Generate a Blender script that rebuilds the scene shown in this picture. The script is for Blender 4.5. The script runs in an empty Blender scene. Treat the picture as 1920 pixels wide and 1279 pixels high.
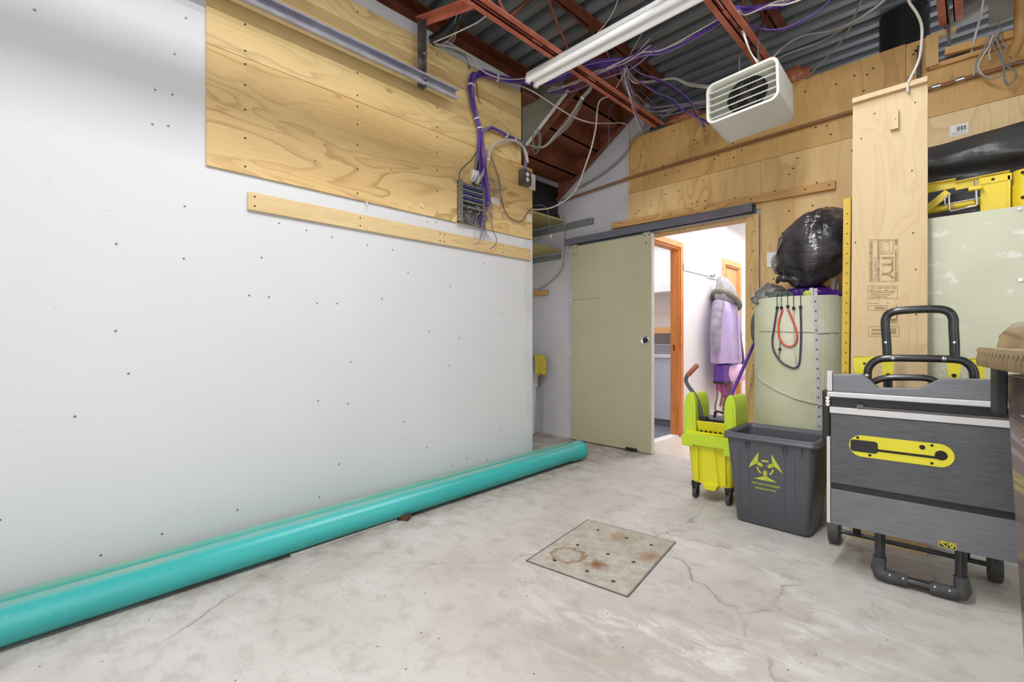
import bpy, bmesh, math, random
from mathutils import Vector, Matrix, Euler, noise
C = bpy.context.scene.collection
PI = math.pi
R2 = math.sqrt(2.0)
def lin(c):
    c /= 255.0
    return c/12.92 if c <= .04045 else ((c+.055)/1.055)**2.4
def S(r, g, b): return (lin(r), lin(g), lin(b), 1.0)

# ------------------------------------------------------------ camera, world, lights, exposure
CAMH = 1.07
FPX = 870.0
cd = bpy.data.cameras.new('camera'); cam = bpy.data.objects.new('camera', cd); C.objects.link(cam)
cam.location = (0, 0, CAMH); cam.rotation_euler = (PI/2, 0, PI/4)
cd.sensor_width = 36; cd.lens = 36*FPX/1920; cd.clip_start = .02
sc = bpy.context.scene; sc.camera = cam
sc.view_settings.view_transform = 'Standard'; sc.view_settings.look = 'None'
sc.view_settings.gamma = 1; sc.view_settings.use_curve_mapping = False
sc.view_settings.exposure = 0.3
w = bpy.data.worlds.new('world'); sc.world = w; w.use_nodes = True
w.node_tree.nodes['Background'].inputs[0].default_value = (.97, .985, 1.0, 1)
w.node_tree.nodes['Background'].inputs[1].default_value = 1.0
def area(name, loc, rot, sx, sy, energy, col=(1, 1, 1)):
    l = bpy.data.lights.new(name, 'AREA'); l.shape = 'RECTANGLE'; l.size = sx; l.size_y = sy
    l.energy = energy; l.color = col
    o = bpy.data.objects.new(name, l); C.objects.link(o); o.location = loc; o.rotation_euler = rot
    return o
# unseen strip lamps of the workshop overhead, and one added fill light
area('strip_and_fill_light', (-1.55, .75, 3.30), (0, 0, 0),  .15, 2.4, 12, (.97, .985, 1))
area('strip_and_fill_light', (-.6, 2.3, 3.30), (0, 0, 0), .15, 1.2, 17, (.97, .985, 1))  # unseen fill added to brighten the back of the room
area('strip_and_fill_light', (-.6, .45, 3.30), (0, 0, 0), .15, 2.4, 74, (.97, .985, 1))
# unseen fill light added on the right to even out the left wall
area('side_fill_light', (2.5, .9, 1.6), (0, PI/2, 0), 2.6, 3.0, 26, (.97, .985, 1))
# open overhead door behind the photographer
area('daylight_overhead_door', (.4, -3.3, 1.5), (PI/2, 0, 0), 3.6, 2.6, 34, (.97, .985, 1))
# corridor and wash room lamps
area('corridor_lamp_light', (-1.75, 5.6, 2.6), (0, 0, 0), .8, 2.4, 30, (1, .97, .96))
area('corridor_lamp_light', (-1.75, 8.2, 2.6), (0, 0, 0), .8, 1.2, 25, (1, .97, .96))
area('room_lamp_light', (-3.6, 5.2, 2.45), (0, 0, 0), 1.2, 1.2, 24, (1, .98, .97))

# ------------------------------------------------------------ geometry helpers
def ray(px, py):
    s = (px-960)/FPX; t = (639.5-py)/FPX
    return Vector(((s-1)/R2, (s+1)/R2, t))
O0 = Vector((0, 0, CAMH))
def atX(px, py, X):
    d = ray(px, py); return O0 + d*(X/d.x)
def atY(px, py, Y):
    d = ray(px, py); return O0 + d*(Y/d.y)
def atZ(px, py, Z):
    d = ray(px, py); return O0 + d*((Z-CAMH)/d.z)

ROOT = {}
class MB:
    def __init__(s): s.v = []; s.f = []; s.mi = []; s.sm = []
    def add(s, vs, fs, mi=0, smooth=False):
        n = len(s.v); s.v += [Vector(v) for v in vs]
        for f in fs:
            s.f.append([i+n for i in f]); s.mi.append(mi); s.sm.append(smooth)
        return s
    def box(s, x0, x1, y0, y1, z0, z1, mi=0):
        vs = [(x, y, z) for x in (x0, x1) for y in (y0, y1) for z in (z0, z1)]
        return s.add(vs, [(0,1,3,2),(4,6,7,5),(0,4,5,1),(2,3,7,6),(0,2,6,4),(1,5,7,3)], mi)
    def obox(s, c, size, rot=(0,0,0), mi=0):
        m = Matrix.Translation(Vector(c)) @ Euler(rot).to_matrix().to_4x4()
        a, b, d = [q/2 for q in size]
        vs = [m @ Vector((x, y, z)) for x in (-a, a) for y in (-b, b) for z in (-d, d)]
        return s.add(vs, [(0,1,3,2),(4,6,7,5),(0,4,5,1),(2,3,7,6),(0,2,6,4),(1,5,7,3)], mi)
    def bar(s, p, q, w, h, up=(0,0,1), mi=0):
        p = Vector(p); q = Vector(q); d = (q-p).normalized(); u = Vector(up)
        a = d.cross(u).normalized()*w/2; b = a.cross(d).normalized()*h/2
        vs = []
        for e in (p, q): vs += [e-a-b, e+a-b, e+a+b, e-a+b]
        return s.add(vs, [(0,3,2,1),(4,5,6,7),(0,1,5,4),(1,2,6,5),(2,3,7,6),(3,0,4,7)], mi)
    def prism(s, pts, axis, a, b, mi=0):
        # pts: 2D polygon; axis 'x': pts=(y,z); 'y': pts=(x,z); 'z': pts=(x,y)
        def mk(p, t): return {'x': (t, p[0], p[1]), 'y': (p[0], t, p[1]), 'z': (p[0], p[1], t)}[axis]
        n = len(pts); vs = [mk(p, a) for p in pts]+[mk(p, b) for p in pts]
        fs = [list(range(n))[::-1], list(range(n, 2*n))]+[(i, (i+1) % n, n+(i+1) % n, n+i) for i in range(n)]
        return s.add(vs, fs, mi)
    def tube(s, pts, r, n=8, mi=0, closed=False):
        pts = [Vector(p) for p in pts]; m = len(pts)
        rs = r if isinstance(r, (list, tuple)) else [r]*m
        prev = None; vs = []
        for i, p in enumerate(pts):
            if closed: d = pts[(i+1) % m]-pts[i-1]
            else: d = pts[min(i+1, m-1)]-pts[max(i-1, 0)]
            d = d.normalized() if d.length > 1e-9 else Vector((0, 0, 1))
            if prev is None:
                a = d.cross(Vector((0, 0, 1)))
                if a.length < 1e-3: a = d.cross(Vector((1, 0, 0)))
            else: a = prev-d*prev.dot(d)
            if a.length < 1e-6: a = d.orthogonal()
            a.normalize(); prev = a; b = d.cross(a)
            vs += [p+(a*math.cos(2*PI*k/n)+b*math.sin(2*PI*k/n))*rs[i] for k in range(n)]
        fs = []
        for i in range(m if closed else m-1):
            j = (i+1) % m
            fs += [(i*n+k, i*n+(k+1) % n, j*n+(k+1) % n, j*n+k) for k in range(n)]
        s.add(vs, fs, mi, True)
        if not closed:
            s.add(vs[:n], [list(range(n))[::-1]], mi); s.add(vs[-n:], [list(range(n))], mi)
        return s
    def cyl(s, p, q, r, n=20, mi=0): return s.tube([p, q], r, n, mi)
    def lathe(s, prof, c=(0,0,0), n=32, mi=0, axis='z', sq=None):
        c = Vector(c); vs = []
        for (r, z) in prof:
            for k in range(n):
                a = 2*PI*k/n; x, y = r*math.cos(a), r*math.sin(a)
                vs.append(c+Vector({'z': (x, y, z), 'x': (z, x, y), 'y': (y, z, x)}[axis]))
        fs = [(i*n+k, i*n+(k+1) % n, (i+1)*n+(k+1) % n, (i+1)*n+k) for i in range(len(prof)-1) for k in range(n)]
        return s.add(vs, fs, mi, True)
    def loft(s, rings, mi=0, smooth=True, caps=(True, True)):
        n = len(rings[0]); vs = [p for r in rings for p in r]
        fs = [(i*n+k, i*n+(k+1) % n, (i+1)*n+(k+1) % n, (i+1)*n+k) for i in range(len(rings)-1) for k in range(n)]
        s.add(vs, fs, mi, smooth)
        if caps[0]: s.add(rings[0], [list(range(n))[::-1]], mi)
        if caps[1]: s.add(rings[-1], [list(range(n))], mi)
        return s
    def grid(s, fn, nu, nv, mi=0, smooth=True):
        vs = [fn(i/nu, j/nv) for j in range(nv+1) for i in range(nu+1)]
        fs = [(j*(nu+1)+i, j*(nu+1)+i+1, (j+1)*(nu+1)+i+1, (j+1)*(nu+1)+i) for j in range(nv) for i in range(nu)]
        return s.add(vs, fs, mi, smooth)
    def disc(s, c, r, nrm, n=12, mi=0):
        c = Vector(c); d = Vector(nrm).normalized(); a = d.orthogonal().normalized(); b = d.cross(a)
        vs = [c+(a*math.cos(2*PI*k/n)+b*math.sin(2*PI*k/n))*r for k in range(n)]
        return s.add(vs, [list(range(n))], mi)
    def ball(s, c, r, n=16, mi=0):
        if not isinstance(r, (tuple, list)): r = (r, r, r)
        c = Vector(c); rings = []
        for i in range(n//2+1):
            th = -PI/2+PI*i/(n//2); cc = max(math.cos(th), 1e-3)
            rings.append([c+Vector((r[0]*cc*math.cos(2*PI*k/n), r[1]*cc*math.sin(2*PI*k/n), r[2]*math.sin(th))) for k in range(n)])
        return s.loft(rings, mi)
    def build(s, name, mats, parent=None, bevel=0, local=False, keep=False, sub=0, solid=0, seg=2):
        me = bpy.data.meshes.new(name); o = bpy.data.objects.new(name, me); C.objects.link(o)
        vs = s.v
        if parent is not None:
            m = ROOT.get(parent, Matrix())
            if not local: mi_ = m.inverted(); vs = [mi_ @ v for v in vs]
            o.parent = parent; ROOT[o] = m
        elif not keep:
            lo = [min(v[i] for v in vs) for i in range(3)]; hi = [max(v[i] for v in vs) for i in range(3)]
            b = Vector(((lo[0]+hi[0])/2, (lo[1]+hi[1])/2, lo[2])); vs = [v-b for v in vs]; o.location = b
            ROOT[o] = Matrix.Translation(b)
        assert all(i < len(vs) for f in s.f for i in f), name
        me.from_pydata([tuple(v) for v in vs], [], s.f)
        for m in (mats if isinstance(mats, (list, tuple)) else [mats]): me.materials.append(m)
        me.polygons.foreach_set('material_index', s.mi); me.polygons.foreach_set('use_smooth', s.sm)
        bm = bmesh.new(); bm.from_mesh(me); bmesh.ops.recalc_face_normals(bm, faces=bm.faces); bm.to_mesh(me); bm.free()
        me.update()
        if solid: md = o.modifiers.new('solid', 'SOLIDIFY'); md.thickness = solid
        if bevel:
            md = o.modifiers.new('bevel', 'BEVEL'); md.width = bevel; md.segments = seg; md.limit_method = 'ANGLE'; md.angle_limit = .6
        if sub: md = o.modifiers.new('sub', 'SUBSURF'); md.levels = sub; md.render_levels = sub
        return o

def tag(o, label=None, cat=None, group=None, kind=None):
    if label: o['label'] = label
    if cat: o['category'] = cat
    if group: o['group'] = group
    if kind: o['kind'] = kind
    return o
def thing(name, label, cat, loc=(0,0,0), rotz=0, group=None, rot=None):
    o = bpy.data.objects.new(name, None); C.objects.link(o); o.empty_display_size = .05
    o.location = loc; e = Euler(rot if rot else (0, 0, rotz)); o.rotation_euler = e
    ROOT[o] = Matrix.Translation(Vector(loc)) @ e.to_matrix().to_4x4()
    return tag(o, label, cat, group)
def struct(name, mb, mats, **k):
    o = mb.build(name, mats, keep=True, **k); o['kind'] = 'structure'; return o
def crv(pts, n=6):
    pts = [Vector(p) for p in pts]
    if len(pts) < 3: return pts
    P = [2*pts[0]-pts[1]]+pts+[2*pts[-1]-pts[-2]]; out = []
    for i in range(1, len(P)-2):
        a, b, c, d = P[i-1:i+3]
        for k in range(n):
            t = k/n
            out.append(.5*((2*b)+(c-a)*t+(2*a-5*b+4*c-d)*t*t+(3*b-a-3*c+d)*t*t*t))
    return out+[pts[-1]]
def textmesh(txt, size, align='CENTER', sx=1.0, bold=0):
    cu = bpy.data.curves.new('lettering', 'FONT'); cu.body = txt; cu.size = size; cu.align_x = align; cu.align_y = 'CENTER'
    cu.offset = bold; cu.extrude = 0; cu.resolution_u = 3
    o = bpy.data.objects.new('lettering', cu); C.objects.link(o)
    dg = bpy.context.evaluated_depsgraph_get(); ev = o.evaluated_get(dg); me = bpy.data.meshes.new_from_object(ev)
    vs = [(v.co.x*sx, v.co.y) for v in me.vertices]; fs = [list(p.vertices) for p in me.polygons]
    bpy.data.objects.remove(o); bpy.data.curves.remove(cu); bpy.data.meshes.remove(me)
    return vs, fs

# ------------------------------------------------------------ materials
def mat0(name):
    m = bpy.data.materials.new(name); m.use_nodes = True
    nt = m.node_tree; b = nt.nodes['Principled BSDF']; return m, nt, b
class NB:
    def __init__(s, nt): s.nt = nt; s.tc = nt.nodes.new('ShaderNodeTexCoord')
    def n(s, t, **k):
        x = s.nt.nodes.new(t)
        for a, v in k.items(): setattr(x, a, v)
        return x
    def L(s, a, b): s.nt.links.new(a, b)
    def mapping(s, scale=(1,1,1), rot=(0,0,0), loc=(0,0,0)):
        m = s.n('ShaderNodeMapping'); m.inputs['Scale'].default_value = scale; m.inputs['Rotation'].default_value = rot; m.inputs['Location'].default_value = loc
        s.L(s.tc.outputs['Object'], m.inputs[0]); return m.outputs[0]
    def noise(s, vec, scale, detail=3, rough=.5, dist=0):
        x = s.n('ShaderNodeTexNoise'); x.inputs['Scale'].default_value = scale; x.inputs['Detail'].default_value = detail
        x.inputs['Roughness'].default_value = rough; x.inputs['Distortion'].default_value = dist
        s.L(vec, x.inputs['Vector']); return x.outputs['Fac']
    def ramp(s, fac, stops, interp='LINEAR'):
        x = s.n('ShaderNodeValToRGB'); cr = x.color_ramp; cr.interpolation = interp
        while len(cr.elements) < len(stops): cr.elements.new(.5)
        for e, (p, c) in zip(cr.elements, stops):
            e.position = p; e.color = c if isinstance(c, (tuple, list)) else (c, c, c, 1)
        s.L(fac, x.inputs[0]); return x.outputs[0]
    def math(s, op, a, b=0.0):
        x = s.n('ShaderNodeMath', operation=op)
        for i, q in enumerate((a, b)):
            if isinstance(q, (int, float)): x.inputs[i].default_value = q
            else: s.L(q, x.inputs[i])
        return x.outputs[0]
    def mix(s, fac, a, b, mode='MIX'):
        x = s.n('ShaderNodeMix', data_type='RGBA', blend_type=mode)
        for i, q in ((0, fac), (6, a), (7, b)):
            if isinstance(q, (int, float)): x.inputs[i].default_value = q
            elif isinstance(q, (tuple, list)): x.inputs[i].default_value = q
            else: s.L(q, x.inputs[i])
        return x.outputs[2]
    def bump(s, b, h, strength=.2, dist=.01):
        x = s.n('ShaderNodeBump'); x.inputs['Strength'].default_value = strength; x.inputs['Distance'].default_value = dist
        s.L(h, x.inputs['Height']); s.L(x.outputs[0], b.inputs['Normal'])
def simple(name, col, rough=.5, metal=0.0, var=.12, scale=8, bump=0.0, spec=None, dark=None, stretch=(1,1,1)):
    m, nt, b = mat0(name); q = NB(nt); v = q.mapping(stretch)
    f = q.noise(v, scale, 4, .6)
    c2 = dark if dark else tuple(c*(1-var*2) for c in col[:3])+(1,)
    q.L(q.mix(q.ramp(f, [(.35, 0), (.7, 1)]), c2, col), b.inputs['Base Color'])
    b.inputs['Roughness'].default_value = rough; b.inputs['Metallic'].default_value = metal
    if spec is not None: b.inputs['Specular IOR Level'].default_value = spec
    if bump: q.bump(b, q.noise(v, scale*6, 3), bump, .004)
    return m
def plywood(name, light, mid, dark, axis='y', s=1.0, rings=13, amp=1.0, rough=.55, seed=0.0, stain=None):
    m, nt, b = mat0(name); q = NB(nt)
    st = {'x': (.22, 1, 1), 'y': (1, .22, 1), 'z': (1, 1, .22)}[axis]
    fi = {'x': (.03, 1, 1), 'y': (1, .03, 1), 'z': (1, 1, .03)}[axis]
    v = q.mapping(tuple(a*s for a in st), loc=(seed, seed*.7, seed*.3))
    n1 = q.noise(v, 2.6, 2.5, .45, .55)
    fr = q.math('FRACT', q.math('MULTIPLY', n1, rings))
    ring = q.ramp(fr, [(0, 0), (.55, .12), (.86, .85), (.93, 1), (1, 0)])
    fine = q.noise(q.mapping(tuple(a*s for a in fi)), 90, 3, .6)
    tone = q.noise(q.mapping(tuple(a*s for a in st), loc=(seed+3, 1, 2)), 1.5, 2)
    c = q.mix(q.ramp(tone, [(.3, 0), (.72, 1)]), light, mid)
    mask = q.ramp(q.noise(q.mapping(tuple(a*s for a in st), loc=(seed, 5, 9)), 1.1, 2), [(.38, .15), (.6, 1)])
    c = q.mix(q.math('MULTIPLY', q.math('MULTIPLY', ring, mask), .62*amp), c, dark)
    c = q.mix(q.math('MULTIPLY', q.ramp(fine, [(.45, 0), (.75, 1)]), .28*amp), c, dark)
    if stain:
        zz = q.noise(q.mapping((1.2, 1.2, .5), loc=(7, seed, 1)), 1.6, 3)
        c = q.mix(q.math('MULTIPLY', q.ramp(zz, [(.45, 0), (.75, 1)]), .6), c, stain)
    kn = q.n('ShaderNodeTexVoronoi'); kn.inputs['Scale'].default_value = 2.3
    q.L(q.mapping(tuple(a*s*(1 if a == 1 else 2) for a in st), loc=(seed*2, 1, 0)), kn.inputs['Vector'])
    c = q.mix(q.ramp(kn.outputs['Distance'], [(0, .75), (.05, .6), (.075, 0)]), c, dark)
    q.L(c, b.inputs['Base Color']); b.inputs['Roughness'].default_value = rough
    q.bump(b, fine, .12, .003)
    return m
# ---- particular materials
def mk_white_wall():
    m, nt, b = mat0('white_wall_paint'); q = NB(nt); v = q.mapping()
    c = q.mix(q.ramp(q.noise(v, .9, 4), [(.3, 0), (.7, 1)]), (.60, .605, .615, 1), (.64, .643, .652, 1))
    # scuffs: thin streaks, specks
    st = q.noise(q.mapping((1, 2.6, 8), rot=(.25, 0, 0)), 3.6, 6, .68, .6)
    mk = q.noise(q.mapping(loc=(4, 2, 1)), 1.3, 2)
    sc_ = q.math('MULTIPLY', q.ramp(st, [(.635, 0), (.74, 1)]), q.ramp(mk, [(.5, 0), (.62, .5)]))
    c = q.mix(sc_, c, (.36, .36, .38, 1))
    vo = q.n('ShaderNodeTexVoronoi', voronoi_dimensions='2D'); vo.inputs['Scale'].default_value = 5.2
    sxy = q.n('ShaderNodeSeparateXYZ'); q.L(v, sxy.inputs[0]); cxy = q.n('ShaderNodeCombineXYZ'); q.L(sxy.outputs[1], cxy.inputs[0]); q.L(sxy.outputs[2], cxy.inputs[1]); q.L(cxy.outputs[0], vo.inputs['Vector'])
    sel = q.ramp(vo.outputs['Color'], [(.57, 0), (.60, 1)], 'CONSTANT')
    dot = q.math('MULTIPLY', q.ramp(vo.outputs['Distance'], [(0, 1), (.022, 1), (.034, 0)]), sel)
    c = q.mix(dot, c, (.16, .15, .15, 1))
    q.L(c, b.inputs['Base Color']); b.inputs['Roughness'].default_value = .55
    q.bump(b, q.noise(v, 45, 4), .05, .004)
    return m
def mk_floor():
    m, nt, b = mat0('worn_concrete'); q = NB(nt); v = q.mapping()
    n1 = q.noise(v, 1.1, 6, .62); n2 = q.noise(q.mapping((1, 1, 1), loc=(5, 3, 0)), 9, 5, .65); n3 = q.noise(v, 60, 3, .7)
    c = q.mix(q.ramp(n1, [(.32, 0), (.68, 1)]), S(188, 182, 176), S(213, 209, 206))
    c = q.mix(q.math('MULTIPLY', q.ramp(n2, [(.5, 0), (.72, 1)]), .45), c, S(140, 131, 122))
    c = q.mix(q.math('MULTIPLY', q.ramp(n3, [(.6, 0), (.75, 1)]), .35), c, S(130, 122, 115))
    # trowel streaks
    tr = q.noise(q.mapping((1.0, 4, 1), rot=(0, 0, .9)), 9, 5, .65, .8)
    c = q.mix(q.math('MULTIPLY', q.ramp(tr, [(.52, 0), (.7, 1)]), .22), c, S(158, 150, 144))
    sx0 = q.n('ShaderNodeSeparateXYZ'); q.L(v, sx0.inputs[0])
    dirt = q.math('MULTIPLY', q.ramp(q.math('ADD', sx0.outputs[0], 3.0), [(.58, 1), (.72, .55), (1.0, 0)]), q.ramp(q.noise(q.mapping(loc=(1, 8, 0)), 6, 6, .7), [(.42, 0), (.62, 1)]))
    c = q.mix(q.math('MULTIPLY', dirt, .65), c, S(140, 122, 104))
    # brown stained areas
    br = q.noise(q.mapping(loc=(11, 2, 0)), .7, 3)
    c = q.mix(q.math('MULTIPLY', q.ramp(br, [(.5, 0), (.7, 1)]), .4), c, S(158, 144, 130))
    # pale scrapes round the access plate
    ds = q.n('ShaderNodeVectorMath', operation='DISTANCE'); q.L(v, ds.inputs[0]); ds.inputs[1].default_value = (-.86, 2.02, 0)
    near = q.ramp(ds.outputs['Value'], [(.30, 0), (.40, 1), (.55, .8), (1.0, 0)])
    sp = q.noise(q.mapping((1, 2.4, 1), rot=(0, 0, .6)), 4.0, 7, .72, .5)
    c = q.mix(q.math('MULTIPLY', q.math('MULTIPLY', near, q.ramp(sp, [(.5, 0), (.62, 1)])), .75), c, S(226, 223, 220))
    # hairline cracks
    vd = q.n('ShaderNodeTexVoronoi', feature='DISTANCE_TO_EDGE'); vd.inputs['Scale'].default_value = .62
    wv = q.n('ShaderNodeVectorMath', operation='ADD'); q.L(v, wv.inputs[0])
    nz = q.n('ShaderNodeTexNoise'); nz.inputs['Scale'].default_value = 3.5; nz.inputs['Detail'].default_value = 5; q.L(v, nz.inputs['Vector'])
    sm_ = q.n('ShaderNodeVectorMath', operation='SCALE'); sm_.inputs['Scale'].default_value = .35; q.L(nz.outputs['Color'], sm_.inputs[0])
    q.L(sm_.outputs[0], wv.inputs[1]); q.L(wv.outputs[0], vd.inputs['Vector'])
    cr = q.math('MULTIPLY', q.ramp(vd.outputs['Distance'], [(0, 1), (.0022, .8), (.005, 0)]), q.ramp(q.noise(v, 1.7, 2), [(.45, 0), (.6, .7)]))
    c = q.mix(cr, c, S(96, 88, 82))
    # small dark specks
    vo = q.n('ShaderNodeTexVoronoi', voronoi_dimensions='2D'); vo.inputs['Scale'].default_value = 7; q.L(v, vo.inputs['Vector'])
    sel = q.ramp(vo.outputs['Color'], [(.63, 0), (.66, 1)], 'CONSTANT')
    c = q.mix(q.math('MULTIPLY', q.ramp(vo.outputs['Distance'], [(0, 1), (.017, .8), (.03, 0)]), sel), c, S(70, 62, 56))
    q.L(q.mix(1.0, c, (.875, .86, .85, 1), 'MULTIPLY'), b.inputs['Base Color']); b.inputs['Roughness'].default_value = .62
    q.bump(b, q.math('ADD', n2, n3), .12, .004)
    return m
def mk_plate():
    m, nt, b = mat0('rusty_steel_plate'); q = NB(nt); v = q.mapping()
    n = q.noise(v, 14, 6, .7)
    c = q.mix(q.ramp(n, [(.35, 0), (.65, 1)]), S(158, 150, 136), S(186, 181, 170))
    fine = q.noise(v, 120, 3, .7)
    c = q.mix(q.math('MULTIPLY', q.ramp(fine, [(.55, 0), (.7, 1)]), .5), c, S(110, 100, 85))
    def blob(x, y, r0, r1):
        d = q.n('ShaderNodeVectorMath', operation='DISTANCE'); q.L(v, d.inputs[0]); d.inputs[1].default_value = (x, y, .008)
        dd = q.math('ADD', d.outputs['Value'], q.math('MULTIPLY', q.math('SUBTRACT', q.noise(v, 26, 7, .78), .5), .13))
        return dd, r0, r1
    # ring stain and two rust blooms
    dd, _, _ = blob(-.10, -.17, 0, 0)
    c = q.mix(q.math('MULTIPLY', q.ramp(dd, [(.060, 0), (.078, 1), (.092, 0)]), .85), c, S(120, 82, 36))
    dd, _, _ = blob(.06, -.15, 0, 0)
    c = q.mix(q.math('MULTIPLY', q.ramp(dd, [(.01, 1), (.07, 0)]), .9), c, S(120, 74, 28))
    dd, _, _ = blob(-.03, .2, 0, 0)
    c = q.mix(q.math('MULTIPLY', q.ramp(dd, [(.02, .9), (.09, 0)]), .6), c, S(140, 104, 62))
    dd, _, _ = blob(.2, .1, 0, 0)
    c = q.mix(q.math('MULTIPLY', q.ramp(dd, [(.02, .9), (.08, 0)]), .7), c, S(140, 96, 44))
    q.L(c, b.inputs['Base Color']); b.inputs['Roughness'].default_value = .6; b.inputs['Metallic'].default_value = .1
    q.bump(b, fine, .2, .002)
    return m
def mk_pipe(name, a, d):
    m, nt, b = mat0(name); q = NB(nt); v = q.mapping((1, .35, 1))
    c = q.mix(q.ramp(q.noise(v, 3, 4), [(.3, 0), (.7, 1)]), d, a)
    sp = q.noise(q.mapping(), 60, 4, .7)
    c = q.mix(q.math('MULTIPLY', q.ramp(sp, [(.62, 0), (.72, 1)]), .35), c, S(150, 196, 190))
    # settled dust on the upper side
    g = q.n('ShaderNodeNewGeometry'); sx = q.n('ShaderNodeSeparateXYZ'); q.L(g.outputs['True Normal'], sx.inputs[0])
    du = q.math('MULTIPLY', q.ramp(sx.outputs['Z'], [(.86, 0), (1, .6)]), q.ramp(q.noise(q.mapping(), 5, 4), [(.3, .4), (.7, 1)]))
    c = q.mix(du, c, S(168, 164, 144))
    q.L(c, b.inputs['Base Color']); b.inputs['Roughness'].default_value = .34
    return m
def mk_brushed(name, a, d, rough=.42, scratch=.3, metal=.35):
    m, nt, b = mat0(name); q = NB(nt)
    n1 = q.noise(q.mapping((.8, 1, 7)), 16, 6, .7); n2 = q.noise(q.mapping((1, 1, 1.6), rot=(0, .1, 0)), 5, 3)
    c = q.mix(q.ramp(n1, [(.2, 0), (.85, 1)]), d, a)
    c = q.mix(q.math('MULTIPLY', q.ramp(n2, [(.4, 0), (.75, 1)]), .4), c, a)
    sc_ = q.noise(q.mapping((1.2, 1, 26), rot=(0, .06, 0)), 6, 6, .7)
    c = q.mix(q.math('MULTIPLY', q.ramp(sc_, [(.66, 0), (.76, 1)]), scratch), c, S(170, 170, 172))
    q.L(c, b.inputs['Base Color']); b.inputs['Roughness'].default_value = rough; b.inputs['Metallic'].default_value = metal
    return m
def mk_foam():
    m, nt, b = mat0('ribbed_foam_underlay'); q = NB(nt); tc = q.tc
    sx = q.n('ShaderNodeSeparateXYZ'); q.L(tc.outputs['Object'], sx.inputs[0])
    at = q.math('ARCTAN2', sx.outputs[1], sx.outputs[0])
    rib = q.math('SINE', q.math('MULTIPLY', at, 150)); rz = q.math('SINE', q.math('MULTIPLY', sx.outputs[2], 700))
    c = q.mix(q.ramp(q.noise(q.mapping(), 3, 4), [(.35, 0), (.7, 1)]), S(196, 197, 168), S(219, 221, 200))
    gr = q.noise(q.mapping((1, 1, .8), loc=(3, 1, 4)), 2.2, 3)
    c = q.mix(q.math('MULTIPLY', q.ramp(gr, [(.5, 0), (.75, 1)]), .5), c, S(190, 190, 128))
    c = q.mix(q.math('MULTIPLY', q.ramp(rib, [(.0, 0), (.5, 0), (1, 1)]), .12), c, S(150, 150, 118))
    # small marks and dents
    mk = q.noise(q.mapping((5, 5, 60)), 3, 3, .6); ms = q.noise(q.mapping(loc=(2, 9, 3)), 9, 2)
    c = q.mix(q.math('MULTIPLY', q.math('MULTIPLY', q.ramp(mk, [(.66, 0), (.7, 1)]), q.ramp(ms, [(.55, 0), (.6, 1)])), .55), c, S(112, 112, 92))
    q.L(c, b.inputs['Base Color']); b.inputs['Roughness'].default_value = .6
    q.bump(b, q.math('ADD', rib, q.math('MULTIPLY', rz, .4)), .25, .002)
    return m
def mk_bag(name, a, d, rough=.22, bmp=.9):
    m, nt, b = mat0(name); q = NB(nt); v = q.mapping()
    cz = q.math('ADD', q.noise(q.mapping((1, 1, 4.2), rot=(.35, .5, .2)), 4.5, 3, .5, 1.6), q.math('MULTIPLY', q.noise(q.mapping((3.5, 1, 1), rot=(.2, .6, .9)), 4, 2, .5, 1.0), .6))
    c = q.mix(q.ramp(q.noise(v, 5, 4), [(.4, 0), (.7, 1)]), d, a)
    q.L(c, b.inputs['Base Color']); b.inputs['Roughness'].default_value = rough
    q.bump(b, cz, bmp, .03)
    return m
def mk_tinted():
    m, nt, b = mat0('tinted_clear_plastic'); q = NB(nt)
    tr = q.n('ShaderNodeBsdfTransparent'); tr.inputs[0].default_value = (.66, .60, .58, 1)
    b.inputs['Base Color'].default_value = S(150, 132, 128); b.inputs['Roughness'].default_value = .12
    mx = q.n('ShaderNodeMixShader'); lw = q.n('ShaderNodeLayerWeight'); lw.inputs[0].default_value = .35
    q.L(q.ramp(lw.outputs['Facing'], [(0, .38), (1, .8)]), mx.inputs[0])
    q.L(tr.outputs[0], mx.inputs[1]); q.L(b.outputs[0], mx.inputs[2])
    q.L(mx.outputs[0], nt.nodes['Material Output'].inputs[0])
    return m
def mk_board():
    m, nt, b = mat0('pale_green_board'); q = NB(nt); v = q.mapping()
    c = q.mix(q.ramp(q.noise(v, 3, 3), [(.3, 0), (.7, 1)]), S(190, 190, 164), S(202, 202, 178))
    sp = q.noise(q.mapping((1, 1, 1.5), rot=(0, .5, 0)), 7.5, 6, .62)
    c = q.mix(q.math('MULTIPLY', q.ramp(sp, [(.585, 0), (.64, 1)]), .7), c, S(222, 222, 212))
    q.L(c, b.inputs['Base Color']); b.inputs['Roughness'].default_value = .5
    return m
def mk_fixture_glow(name, col, e):
    m, nt, b = mat0(name); b.inputs['Base Color'].default_value = col
    b.inputs['Emission Color'].default_value = (1, 1, 1, 1); b.inputs['Emission Strength'].default_value = e
    return m
def mk_tiles(name, a, g, sc=3.0):
    m, nt, b = mat0(name); q = NB(nt)
    br = q.n('ShaderNodeTexBrick'); br.offset = 0; br.inputs['Scale'].default_value = sc; br.inputs['Mortar Size'].default_value = .012
    br.inputs['Brick Width'].default_value = 1; br.inputs['Row Height'].default_value = 1
    br.inputs['Color1'].default_value = a; br.inputs['Color2'].default_value = tuple(x*.94 for x in a[:3])+(1,); br.inputs['Mortar'].default_value = g
    q.L(q.mapping(), br.inputs['Vector']); q.L(br.outputs['Color'], b.inputs['Base Color']); b.inputs['Roughness'].default_value = .3
    return m

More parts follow.
